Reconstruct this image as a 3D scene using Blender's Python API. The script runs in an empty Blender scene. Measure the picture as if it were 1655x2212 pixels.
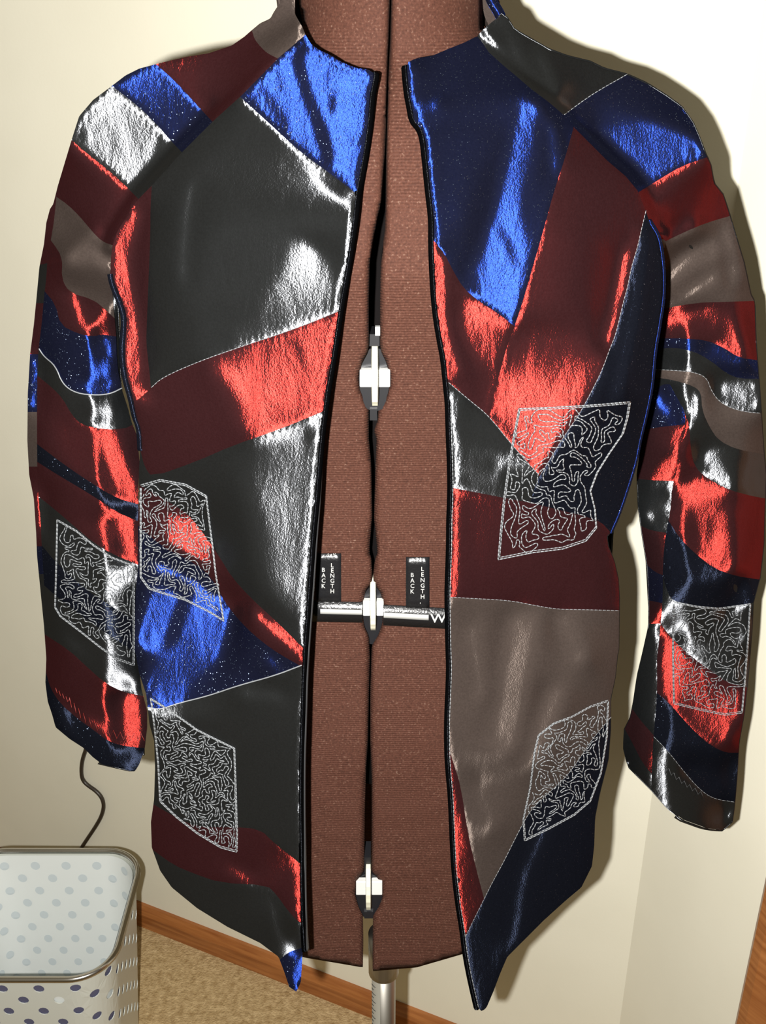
import bpy, bmesh, math, random
import numpy as np
from mathutils import Vector
from mathutils.geometry import delaunay_2d_cdt

# ------------------------------------------------------------------ camera
HC = 1.42; F = 2300.0; PITCH = math.radians(26); W, HH = 1655, 2212
SP, CP = math.sin(PITCH), math.cos(PITCH)
sc = bpy.context.scene
cam = bpy.data.cameras.new('camera'); cam_o = bpy.data.objects.new('camera', cam); sc.collection.objects.link(cam_o)
cam_o.location = (0, 0, HC); cam_o.rotation_euler = (math.radians(90) - PITCH, 0, 0)
cam.sensor_fit = 'VERTICAL'; cam.sensor_height = 36.0; cam.lens = F * 36.0 / HH; cam.clip_start = 0.02
sc.camera = cam_o
# ------------------------------------------------------------------ world, lights, exposure
world = bpy.data.worlds.new('world'); sc.world = world; world.use_nodes = True
world.node_tree.nodes['Background'].inputs[0].default_value = (1.0, 0.84, 0.55, 1)
world.node_tree.nodes['Background'].inputs[1].default_value = 0.16
fl = bpy.data.lights.new('camera_flash', 'SPOT'); fl.energy = 92; fl.shadow_soft_size = 0.007
fl.spot_size = math.radians(100); fl.spot_blend = 0.6; fl.color = (1.0, 0.98, 0.94)
fo = bpy.data.objects.new('camera_flash', fl); sc.collection.objects.link(fo)
fo.location = (-0.050, -0.02 * SP, HC - 0.02 * CP); fo.rotation_euler = (math.radians(90) - PITCH + 0.05, 0, -0.03)
sc.view_settings.view_transform = 'Standard'; sc.view_settings.look = 'None'
sc.view_settings.gamma = 1; sc.view_settings.use_curve_mapping = False; sc.view_settings.exposure = 0.0
sc.cycles.max_bounces = 6
rng = np.random.default_rng(4); random.seed(4)
C = sc.collection

# ------------------------------------------------------------------ helpers
def rays(px, py):
    px = np.asarray(px, float); py = np.asarray(py, float)
    u = (px - W / 2) / F; v = (HH / 2 - py) / F
    return u, CP + v * SP, -SP + v * CP
def atY(px, py, Y):                     # point seen at a pixel on the plane y = Y
    u, b, c = rays(px, py); t = Y / b
    return np.stack([u * t, b * t, HC + c * t], -1)
def atZ(px, py, z):
    u, b, c = rays(px, py); t = (z - HC) / c
    return np.stack([u * t, b * t, HC + c * t], -1)
def tag(o, label=None, cat=None, kind=None, group=None):
    if label: o['label'] = label
    if cat: o['category'] = cat
    if kind: o['kind'] = kind
    if group: o['group'] = group
    return o
def empty(name, loc, label, cat):
    o = bpy.data.objects.new(name, None); C.objects.link(o); o.location = loc
    return tag(o, label, cat)
def mesh_obj(name, verts, faces, mat, parent=None, smooth=True, label=None, kind=None):
    me = bpy.data.meshes.new(name)
    off = Vector((0, 0, 0)); p = parent
    while p is not None: off += p.location; p = p.parent
    v = np.asarray(verts, float) - np.array(off)
    me.from_pydata([tuple(map(float, a)) for a in v], [], [tuple(map(int, f)) for f in faces])
    me.update()
    if smooth: me.polygons.foreach_set('use_smooth', [True] * len(me.polygons))
    if mat: me.materials.append(mat)
    o = bpy.data.objects.new(name, me); C.objects.link(o)
    if parent is not None: o.parent = parent
    return tag(o, label, None, kind)
class MB:
    def __init__(s): s.v = []; s.f = []
    def add(s, v, f):
        n = len(s.v); s.v += [tuple(map(float, a)) for a in v]; s.f += [tuple(int(i) + n for i in g) for g in f]
    def box(s, c, d, rot=0.0, bev=0.0):
        x, y, z = d[0] / 2, d[1] / 2, d[2] / 2
        co, si = math.cos(rot), math.sin(rot)
        P = [(-x, -y, -z), (x, -y, -z), (x, y, -z), (-x, y, -z), (-x, -y, z), (x, -y, z), (x, y, z), (-x, y, z)]
        P = [(c[0] + a * co - b * si, c[1] + a * si + b * co, c[2] + e) for a, b, e in P]
        s.add(P, [(0, 3, 2, 1), (4, 5, 6, 7), (0, 1, 5, 4), (1, 2, 6, 5), (2, 3, 7, 6), (3, 0, 4, 7)])
    def tube(s, pts, r, n=6, closed=False, cap=True):
        P = np.asarray(pts, float); m = len(P)
        if m < 2: return
        T = np.gradient(P, axis=0) if not closed else np.roll(P, -1, 0) - np.roll(P, 1, 0)
        T /= np.linalg.norm(T, axis=1)[:, None] + 1e-12
        ref = np.array([0.13, 0.97, 0.2])
        A = np.cross(T, ref); A /= np.linalg.norm(A, axis=1)[:, None] + 1e-9
        B = np.cross(T, A)
        r = np.broadcast_to(r, (m,))
        an = np.arange(n) * 2 * math.pi / n
        V = P[:, None] + r[:, None, None] * (np.cos(an)[None, :, None] * A[:, None] + np.sin(an)[None, :, None] * B[:, None])
        V = V.reshape(-1, 3); Fs = []
        for i in range(m if closed else m - 1):
            a = i * n; b = ((i + 1) % m) * n
            for k in range(n): Fs.append((a + k, a + (k + 1) % n, b + (k + 1) % n, b + k))
        if cap and not closed:
            Fs.append(tuple(range(n))[::-1]); Fs.append(tuple((m - 1) * n + k for k in range(n)))
        s.add(V, Fs)
    def build(s, name, mat, parent=None, smooth=True, label=None, kind=None):
        return mesh_obj(name, s.v, s.f, mat, parent, smooth, label, kind)

# ------------------------------------------------------------------ materials
def new_mat(name):
    m = bpy.data.materials.new(name); m.use_nodes = True; nt = m.node_tree; nt.nodes.clear()
    out = nt.nodes.new('ShaderNodeOutputMaterial'); return m, nt, out
def N(nt, t, **k):
    n = nt.nodes.new(t)
    for a, b in k.items():
        if a in n.inputs.keys(): n.inputs[a].default_value = b
        else: setattr(n, a, b)
    return n
def principled(name, col, rough=0.6, metal=0.0, spec=0.5, noise=None, bump=None, coat=0.0):
    m, nt, out = new_mat(name); p = N(nt, 'ShaderNodeBsdfPrincipled')
    p.inputs['Base Color'].default_value = (*col, 1); p.inputs['Roughness'].default_value = rough
    p.inputs['Metallic'].default_value = metal; p.inputs['Specular IOR Level'].default_value = spec
    p.inputs['Coat Weight'].default_value = coat
    tc = N(nt, 'ShaderNodeTexCoord')
    if noise:
        sca, lo, hi = noise
        nz = N(nt, 'ShaderNodeTexNoise'); nz.inputs['Scale'].default_value = sca; nz.inputs['Detail'].default_value = 5
        nt.links.new(tc.outputs['Object'], nz.inputs['Vector'])
        cr = N(nt, 'ShaderNodeValToRGB'); cr.color_ramp.elements[0].position = 0.3; cr.color_ramp.elements[1].position = 0.7
        cr.color_ramp.elements[0].color = (*lo, 1); cr.color_ramp.elements[1].color = (*hi, 1)
        nt.links.new(nz.outputs['Fac'], cr.inputs[0]); nt.links.new(cr.outputs[0], p.inputs['Base Color'])
    if bump:
        sca, st, di = bump
        nz = N(nt, 'ShaderNodeTexNoise'); nz.inputs['Scale'].default_value = sca; nz.inputs['Detail'].default_value = 4
        nt.links.new(tc.outputs['Object'], nz.inputs['Vector'])
        bp = N(nt, 'ShaderNodeBump'); bp.inputs['Strength'].default_value = st; bp.inputs['Distance'].default_value = di
        nt.links.new(nz.outputs['Fac'], bp.inputs['Height']); nt.links.new(bp.outputs[0], p.inputs['Normal'])
    nt.links.new(p.outputs[0], out.inputs[0]); return m
def satin(name, base, gloss, rough, gw, sheen, crinkle=(60, 0.35), glit=0.0, weave=0.25, broad=None, aniso=.86):
    """shot satin: dull ground + tinted gloss lobe + a rim of sheen, crinkled, optionally with glitter"""
    m, nt, out = new_mat(name); L = nt.links.new
    tc = N(nt, 'ShaderNodeTexCoord')
    mp = N(nt, 'ShaderNodeMapping'); mp.inputs['Scale'].default_value = (1, 1, 0.35); mp.inputs['Rotation'].default_value = (0.3, 0.5, 0)
    L(tc.outputs['Object'], mp.inputs[0])
    n1 = N(nt, 'ShaderNodeTexNoise'); n1.inputs['Scale'].default_value = crinkle[0]; n1.inputs['Detail'].default_value = 6
    n1.inputs['Roughness'].default_value = 0.6; n1.inputs['Distortion'].default_value = 0.6
    L(mp.outputs[0], n1.inputs['Vector'])
    b1 = N(nt, 'ShaderNodeBump'); b1.inputs['Strength'].default_value = crinkle[1]; b1.inputs['Distance'].default_value = 0.002
    L(n1.outputs['Fac'], b1.inputs['Height'])
    n2 = N(nt, 'ShaderNodeTexNoise'); n2.inputs['Scale'].default_value = 900; n2.inputs['Detail'].default_value = 2
    L(tc.outputs['Object'], n2.inputs['Vector'])
    b2 = N(nt, 'ShaderNodeBump'); b2.inputs['Strength'].default_value = weave; b2.inputs['Distance'].default_value = 0.0006
    L(n2.outputs['Fac'], b2.inputs['Height']); L(b1.outputs[0], b2.inputs['Normal'])
    df = N(nt, 'ShaderNodeBsdfDiffuse')
    cr = N(nt, 'ShaderNodeMixRGB'); cr.inputs[1].default_value = (*[c * 0.7 for c in base], 1); cr.inputs[2].default_value = (*[min(1, c * 1.4) for c in base], 1)
    n3 = N(nt, 'ShaderNodeTexNoise'); n3.inputs['Scale'].default_value = 700; n3.inputs['Detail'].default_value = 3
    L(tc.outputs['Object'], n3.inputs['Vector']); L(n3.outputs['Fac'], cr.inputs[0])
    L(cr.outputs[0], df.inputs['Color']); L(b2.outputs[0], df.inputs['Normal'])
    gl = N(nt, 'ShaderNodeBsdfGlossy'); gl.inputs['Color'].default_value = (*[c * gw for c in gloss], 1)
    gl.inputs['Roughness'].default_value = rough; L(b2.outputs[0], gl.inputs['Normal'])
    cx = N(nt, 'ShaderNodeCombineXYZ'); cx.inputs[0].default_value = 1.0; cx.inputs[2].default_value = .08
    L(cx.outputs[0], gl.inputs['Tangent']); gl.inputs['Anisotropy'].default_value = aniso
    a1 = N(nt, 'ShaderNodeAddShader'); L(df.outputs[0], a1.inputs[0]); L(gl.outputs[0], a1.inputs[1])
    if broad:
        g2 = N(nt, 'ShaderNodeBsdfGlossy'); g2.inputs['Color'].default_value = (*broad, 1); g2.inputs['Roughness'].default_value = 0.62
        L(b2.outputs[0], g2.inputs['Normal'])
        a2 = N(nt, 'ShaderNodeAddShader'); L(a1.outputs[0], a2.inputs[0]); L(g2.outputs[0], a2.inputs[1]); a1 = a2
    sh = N(nt, 'ShaderNodeBsdfSheen'); sh.inputs['Color'].default_value = (*sheen, 1); sh.inputs['Roughness'].default_value = 0.35
    a3 = N(nt, 'ShaderNodeAddShader'); L(a1.outputs[0], a3.inputs[0]); L(sh.outputs[0], a3.inputs[1]); last = a3
    if glit > 0:
        vo = N(nt, 'ShaderNodeTexVoronoi'); vo.inputs['Scale'].default_value = 1150
        L(tc.outputs['Object'], vo.inputs['Vector'])
        lt = N(nt, 'ShaderNodeMath', operation='LESS_THAN'); lt.inputs[1].default_value = 0.33; L(vo.outputs['Distance'], lt.inputs[0])
        wn = N(nt, 'ShaderNodeTexWhiteNoise'); L(vo.outputs['Position'], wn.inputs['Vector'])
        gt = N(nt, 'ShaderNodeMath', operation='GREATER_THAN'); gt.inputs[1].default_value = 1 - glit; L(wn.outputs['Value'], gt.inputs[0])
        mu = N(nt, 'ShaderNodeMath', operation='MULTIPLY'); L(lt.outputs[0], mu.inputs[0]); L(gt.outputs[0], mu.inputs[1])
        ge = N(nt, 'ShaderNodeNewGeometry')
        sb = N(nt, 'ShaderNodeVectorMath', operation='SUBTRACT'); sb.inputs[1].default_value = (.5, .5, .5); L(wn.outputs['Color'], sb.inputs[0])
        s2 = N(nt, 'ShaderNodeVectorMath', operation='SCALE'); s2.inputs['Scale'].default_value = 0.8; L(sb.outputs[0], s2.inputs[0])
        ad = N(nt, 'ShaderNodeVectorMath', operation='ADD'); L(ge.outputs['Normal'], ad.inputs[0]); L(s2.outputs[0], ad.inputs[1])
        nm = N(nt, 'ShaderNodeVectorMath', operation='NORMALIZE'); L(ad.outputs[0], nm.inputs[0])
        g3 = N(nt, 'ShaderNodeBsdfGlossy'); g3.inputs['Color'].default_value = (.14, .18, .26, 1); g3.inputs['Roughness'].default_value = 0.45
        L(nm.outputs[0], g3.inputs['Normal'])
        mx = N(nt, 'ShaderNodeMixShader'); L(mu.outputs[0], mx.inputs[0]); L(last.outputs[0], mx.inputs[1]); L(g3.outputs[0], mx.inputs[2]); last = mx
    L(last.outputs[0], out.inputs[0]); return m

M = {}
M['black'] = satin('black_satin', (.0050, .0054, .0056), (.9, .93, 1.0), 0.44, 0.10, (.003, .003, .003), (70, .13), weave=.14, broad=(.0016, .0017, .0018))
M['navy'] = satin('navy_satin', (.0032, .0036, .0058), (.35, .45, .8), 0.45, 0.022, (.003, .0035, .006), (60, .25), glit=.04)
M['blue'] = satin('blue_glitter_satin', (.0036, .0038, .0075), (.045, .125, .80), 0.46, 0.125, (.004, .0042, .006), (45, .2), glit=.10, weave=.15, broad=(.0004, .001, .006))
M['red'] = satin('red_shot_satin', (.0112, .0046, .0052), (1.0, .085, .065), 0.45, 0.14, (.004, .0032, .0038), (55, .3), weave=.2, broad=(.006, .0006, .0006))
M['taupe'] = satin('taupe_satin', (.031, .0235, .0205), (.75, .60, .52), 0.48, 0.030, (.004, .003, .003), (25, .2), weave=.12, broad=(.004, .003, .0025))
M['lining'] = satin('black_lining', (.0012, .0012, .0014), (.7, .75, .9), 0.35, 0.006, (.0005, .0005, .0005), (40, .3))
M['thread'] = principled('silver_thread', (.17, .18, .19), .4, 0.0, .7)
M['thread_red'] = principled('red_thread', (.20, .02, .015), .5)
M['edge'] = principled('grey_edge_binding', (.045, .047, .05), .4)

def jersey(name):
    m, nt, out = new_mat(name); L = nt.links.new
    tc = N(nt, 'ShaderNodeTexCoord'); p = N(nt, 'ShaderNodeBsdfPrincipled')
    n1 = N(nt, 'ShaderNodeTexNoise'); n1.inputs['Scale'].default_value = 650; n1.inputs['Detail'].default_value = 3
    L(tc.outputs['Object'], n1.inputs['Vector'])
    cr = N(nt, 'ShaderNodeValToRGB'); e = cr.color_ramp.elements
    e[0].position = .3; e[0].color = (.043, .0155, .0096, 1); e[1].position = .62; e[1].color = (.074, .0275, .0172, 1)
    x = e.new(.74); x.color = (.14, .085, .062, 1)
    L(n1.outputs['Fac'], cr.inputs[0]); L(cr.outputs[0], p.inputs['Base Color'])
    wv = N(nt, 'ShaderNodeTexWave', bands_direction='Z'); wv.inputs['Scale'].default_value = 160; wv.inputs['Distortion'].default_value = 1.0
    L(tc.outputs['Object'], wv.inputs['Vector'])
    bp = N(nt, 'ShaderNodeBump'); bp.inputs['Strength'].default_value = .35; bp.inputs['Distance'].default_value = .0008
    L(wv.outputs['Fac'], bp.inputs['Height']); L(bp.outputs[0], p.inputs['Normal'])
    p.inputs['Roughness'].default_value = .8; p.inputs['Specular IOR Level'].default_value = .2
    L(p.outputs[0], out.inputs[0]); return m
M['jersey'] = jersey('brown_jersey')
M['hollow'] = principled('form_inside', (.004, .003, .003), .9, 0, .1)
M['wall'] = principled('cream_wall_paint', (.76, .73, .60), .75, 0, .3, noise=(9, (.745, .715, .585), (.775, .745, .615)), bump=(350, .12, .0008))
M['carpet'] = principled('tan_carpet', (.40, .27, .13), 1.0, 0, .1, noise=(110, (.36, .24, .11), (.62, .46, .25)), bump=(300, .8, .004))
def woodm():
    m, nt, out = new_mat('stained_wood'); L = nt.links.new
    tc = N(nt, 'ShaderNodeTexCoord'); p = N(nt, 'ShaderNodeBsdfPrincipled')
    mp = N(nt, 'ShaderNodeMapping'); mp.inputs['Scale'].default_value = (2, 2, 30); L(tc.outputs['Object'], mp.inputs[0])
    n1 = N(nt, 'ShaderNodeTexNoise'); n1.inputs['Scale'].default_value = 6; n1.inputs['Detail'].default_value = 6; L(mp.outputs[0], n1.inputs['Vector'])
    cr = N(nt, 'ShaderNodeValToRGB'); e = cr.color_ramp.elements
    e[0].position = .3; e[0].color = (.24, .075, .018, 1); e[1].position = .7; e[1].color = (.40, .155, .045, 1)
    L(n1.outputs['Fac'], cr.inputs[0]); L(cr.outputs[0], p.inputs['Base Color']); p.inputs['Roughness'].default_value = .35
    L(p.outputs[0], out.inputs[0]); return m
M['wood'] = woodm()
M['chrome'] = principled('chrome', (.62, .60, .57), .22, 1.0)
M['steel'] = principled('brushed_steel', (.42, .40, .36), .38, 1.0)
M['white'] = principled('white_plastic', (.62, .62, .60), .35, 0, .5)
M['whitemetal'] = principled('white_painted_metal', (.62, .64, .58), .4, 0, .4)
M['liner'] = principled('white_bin_liner', (.78, .81, .79), .45, 0, .4)
M['linerdot'] = principled('grey_spot_through_liner', (.60, .66, .68), .5, 0, .4)
M['holedark'] = principled('blue_grey_hole_dark', (.10, .10, .17), .7, 0, .3)
M['cream'] = principled('ivory_wheel', (.60, .58, .45), .4, 0, .5)
M['blackplastic'] = principled('black_plastic', (.012, .012, .014), .35, 0, .5)
M['tape'] = principled('glossy_black_tape', (.010, .010, .011), .28, 0, .5, bump=(500, .5, .0006))
M['print'] = principled('white_print', (.42, .42, .40), .5)
M['cord'] = principled('dark_cord', (.03, .022, .015), .4)
M['rule'] = principled('tape_rule', (.36, .35, .30), .5)

# ------------------------------------------------------------------ setting
n2 = np.array([0.4155, 0.9096]); d1 = np.array([0.9096, -0.4155])
corner = np.array([0.320, 0.991])
d2 = np.array([math.cos(math.radians(-60)), math.sin(math.radians(-60))])
def wall_box(name, a, b, back, z0, z1, mat, kind, label=None, seg=1):
    a = np.array(a); b = np.array(b); k = np.array(back)
    P = [(*a, z0), (*b, z0), (*(b + k), z0), (*(a + k), z0), (*a, z1), (*b, z1), (*(b + k), z1), (*(a + k), z1)]
    return mesh_obj(name, P, [(0, 3, 2, 1), (4, 5, 6, 7), (0, 1, 5, 4), (1, 2, 6, 5), (2, 3, 7, 6), (3, 0, 4, 7)], mat, None, False, label, kind)
nb = n2 * .10
wall_box('wall_back', corner - d1 * 3.2, corner, nb, 0, 2.45, M['wall'], 'structure')
e2 = corner + d2 * .176
nb2 = np.array([-d2[1], d2[0]]) * .10
wall_box('wall_right', corner, e2, nb2, 0, 2.45, M['wall'], 'structure')
# door casing (moulded) at the end of the right wall
cs = []
for dd, th in ((0, .008), (.006, .014), (.018, .016), (.045, .012), (.057, .006)):
    cs.append(e2 + d2 * dd - nb2 / .10 * th)
cs = [e2 - nb2 / .10 * 0] + cs + [e2 + d2 * .057 + nb2 * .3, e2 + nb2 * .3]
mesh_obj('trim_1', [(*c, z) for z in (0, 2.08) for c in cs], [tuple(range(len(cs)))[::-1], tuple(range(len(cs), 2 * len(cs)))] +
         [(i, (i + 1) % len(cs), len(cs) + (i + 1) % len(cs), len(cs) + i) for i in range(len(cs))], M['wood'], None, False, None, 'structure')
e3 = e2 + d2 * .05
wall_box('door_1', e3, e3 + d2 * .76, nb2 * .4, 0.01, 2.04, M['wood'], 'structure')
mesh_obj('floor', [(-3.4, -1.2, 0), (1.6, -1.2, 0), (1.6, 3, 0), (-3.4, 3, 0)], [(0, 1, 2, 3)], M['carpet'], None, False, None, 'structure')
def baseboard(name, a, b, inward):
    prof = [(0, 0), (.012, 0), (.012, .030), (.009, .038), (.005, .045), (0, .045)]
    V = []
    for q in (a, b):
        for t, z in prof: p = q + inward * t; V.append((p[0], p[1], z))
    k = len(prof)
    mesh_obj(name, V, [(i, (i + 1) % k, k + (i + 1) % k, k + i) for i in range(k)] + [tuple(range(k))[::-1], tuple(range(k, 2 * k))], M['wood'], None, False, None, 'structure')
baseboard('baseboard_back', corner - d1 * 3.2, corner, -n2)
baseboard('baseboard_right', corner, e2, -nb2 / .10)

# ------------------------------------------------------------------ depth fields of the torso, the form and the sleeves
YC = 0.80
def sm(x): x = np.clip(x, 0, 1); return x * x * (3 - 2 * x)
def itp(y, t): t = np.array(t, float); return np.interp(y, t[:, 0], t[:, 1])
ST = 5
gx = np.arange(-100, 1760, ST, dtype=float); gy = np.arange(-260, 2360, ST, dtype=float)
GX, GY = np.meshgrid(gx, gy)
def blur(a, s):                                  # gaussian by fft with mirrored padding
    p = 40; b = np.pad(a, p, mode='edge')
    ky = np.fft.fftfreq(b.shape[0])[:, None]; kx = np.fft.fftfreq(b.shape[1])[None]
    g = np.exp(-2 * (math.pi * s / ST) ** 2 * (kx * kx + ky * ky))
    return np.real(np.fft.ifft2(np.fft.fft2(b) * g))[p:-p, p:-p]
def torsoY(px, py, jacket=True):
    hw = itp(py, [(-300, 560), (0, 640), (150, 720), (430, 720), (560, 670), (700, 650), (900, 640), (1050, 630), (1400, 625), (1800, 610), (2300, 600)])
    if not jacket: hw = hw - itp(py, [(0, 70), (500, 80), (900, 130), (2300, 140)])
    t = np.clip(np.abs(px - 830) / hw, 0, .985)
    sh = 40 + .28 * np.maximum(0, np.abs(px - 830) - 170)
    q = np.maximum(0, py - sh)
    bj = [(0, .055), (120, .080), (250, .110), (420, .135), (560, .142), (750, .135), (1000, .125), (1230, .125), (1530, .148), (1900, .158), (2300, .160)]
    bf = [(0, .050), (120, .070), (250, .092), (420, .112), (560, .115), (750, .095), (1000, .080), (1250, .078), (1600, .088), (1900, .09), (2300, .10)]
    b = itp(q, bj if jacket else bf)
    return YC - b * (1 - t ** 2.9) ** (1 / 2.9)
SL = [(-300, 600), (0, 609), (25, 592), (65, 544), (98, 501), (123, 401), (148, 301), (186, 241), (216, 201), (251, 171), (301, 155), (351, 140), (401, 125), (451, 108), (577, 85), (652, 78), (765, 65), (951, 59), (1026, 63), (1151, 78), (1252, 85), (1352, 95), (1475, 98), (1700, 104), (2300, 104)]
SR = [(-300, 300), (430, 300), (520, 255), (650, 262), (850, 270), (950, 300), (1100, 305), (1480, 310), (1600, 320), (2300, 320)]
DL = [(-300, 1370), (430, 1375), (520, 1410), (760, 1405), (900, 1385), (1030, 1370), (1200, 1385), (1350, 1395), (1450, 1377), (1550, 1355), (1620, 1342), (1800, 1345), (2300, 1345)]
DR = [(-300, 1048), (45, 1066), (108, 1186), (163, 1357), (206, 1437), (266, 1497), (331, 1523), (421, 1562), (502, 1587), (637, 1622), (740, 1633), (901, 1645), (1026, 1656), (1176, 1650), (1302, 1627), (1417, 1618), (1601, 1597), (1741, 1588), (2300, 1580)]
def sleeveY(px, py, lt, rt):
    l = itp(py, lt); r = itp(py, rt); c = (l + r) / 2; h = (r - l) / 2
    t = np.clip((px - c) / h, -.985, .985)
    z = YC / (CP + (HH / 2 - py) / F * SP)
    R = h / F * z * .78
    s = YC - .005 - R * np.sqrt(1 - t * t)
    w = sm((py - 300) / 280)
    return torsoY(px, py) * (1 - w) + (s + .0) * w
def logP(Yg):
    u, b, c = rays(GX, GY); return np.log(Yg / b * np.sqrt(1 + u * u + ((HH / 2 - GY) / F) ** 2))
RHO2 = ((GX - W / 2) ** 2 + (GY - HH / 2) ** 2) / F ** 2
FE = F * (1 + RHO2) ** .75
def fill_poly(pts, X=GX, Yy=GY):
    ins = np.zeros(X.shape, bool); n = len(pts)
    for i in range(n):
        x1, y1 = pts[i]; x2, y2 = pts[(i + 1) % n]
        if y1 == y2: continue
        c = ((y1 > Yy) != (y2 > Yy)) & (X < (x2 - x1) * (Yy - y1) / (y2 - y1) + x1)
        ins ^= c
    return ins
def paint(ops):  # map of wanted highlights that shapes the folds
    T = np.zeros_like(GX)
    for op in ops:
        k, pts, wd, val = op
        if k == 'P': m = blur(fill_poly(pts).astype(float), wd)
        else:
            d = np.full(GX.shape, 1e9)
            for (x1, y1), (x2, y2) in zip(pts[:-1], pts[1:]):
                dx, dy = x2 - x1, y2 - y1; t = np.clip(((GX - x1) * dx + (GY - y1) * dy) / (dx * dx + dy * dy + 1e-9), 0, 1)
                d = np.minimum(d, np.hypot(GX - x1 - t * dx, GY - y1 - t * dy))
            m = np.clip(1.25 - d / (wd / 2), 0, 1)
        T = T * (1 - m) + val * m
    return T
KY = np.fft.fftfreq(GX.shape[0] + 80)[:, None] * 2 * math.pi / ST; KX = np.fft.fftfreq(GX.shape[1] + 80)[None] * 2 * math.pi / ST
K2 = KX ** 2 + KY ** 2
SOB = np.exp(-K2 * 9.0 ** 2) / (K2 + (1 / 260.) ** 2)
KV = .60; KD = .22
def relief(w0, T, mask, iters=90, marg=.30):
    """cloth folds: a small displacement shaped for the shine, its slopes face the lens where highlights are mapped and turn away elsewhere"""
    d = np.zeros_like(w0)
    wb = blur(w0, 25); gyv, gxv = np.gradient(wb, ST); bx = gxv * FE; by = gyv * FE * KD
    bn = np.sqrt(bx * bx + by * by) + 1e-6; bx /= bn; by /= bn
    for it in range(iters):
        w = w0 + d
        gyv, gxv = np.gradient(w, ST); sx = gxv * FE + .034; sy = gyv * FE
        away = np.maximum(0, marg - (sx * bx + KD * sy * by))
        TB = np.minimum(np.maximum(T, 0) * 2.4, 3); TD = np.maximum(1 - T, 0) * .7
        ax = mask * (TB * sx - TD * away * bx) / 3; ay = mask * (TB * KV * KV * sy - TD * KD * away * by) / 3
        ax /= FE; ay /= FE
        dv = np.gradient(ax, ST, axis=1) + np.gradient(ay, ST, axis=0)
        G = np.pad(dv - d * (1 / 520.) ** 2, 40)
        d = d + 1.1 * np.real(np.fft.ifft2(np.fft.fft2(G) * SOB))[40:-40, 40:-40]
    d = np.clip(d, -.07, .07)
    return d
def bil(G, px, py):
    fx = np.clip((np.asarray(px, float) - gx[0]) / ST, 0, len(gx) - 1.001); fy = np.clip((np.asarray(py, float) - gy[0]) / ST, 0, len(gy) - 1.001)
    i = fx.astype(int); j = fy.astype(int); a = fx - i; b = fy - j
    return G[j, i] * (1 - a) * (1 - b) + G[j, i + 1] * a * (1 - b) + G[j + 1, i] * (1 - a) * b + G[j + 1, i + 1] * a * b
class Surf:
    def __init__(s, Yg, T=None, mask=None, marg=.30):
        s.w = logP(blur(Yg, 14))
        if T is not None: s.w = s.w + relief(s.w, T, mask, marg=marg)
    def pt(s, px, py, off=0.0):                       # off > 0: towards the outside of the cloth
        r = np.exp(bil(s.w, px, py)) - off
        u, b, c = rays(px, py); n = np.sqrt(u * u + b * b + c * c)
        return np.stack([u / n * r, b / n * r, HC + c / n * r], -1)

def resample(pts, step, closed=False):
    P = np.array(pts, float)
    if closed: P = np.vstack([P, P[:1]])
    L = np.r_[0, np.cumsum(np.hypot(*np.diff(P, axis=0).T))]
    n = max(2, int(round(L[-1] / step)) + 1); s = np.linspace(0, L[-1], n)
    q = np.stack([np.interp(s, L, P[:, 0]), np.interp(s, L, P[:, 1])], 1)
    return q[:-1] if closed else q
def smooth_line(pts, closed=False, it=2):             # corner cutting that keeps the end points
    P = np.array(pts, float)
    for _ in range(it):
        if len(P) < 3: break
        Q = [P[0]]
        for a, b in zip(P[:-1], P[1:]): Q += [a * .75 + b * .25, a * .25 + b * .75]
        Q.append(P[-1]); P = np.array(Q)
    return P
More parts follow.
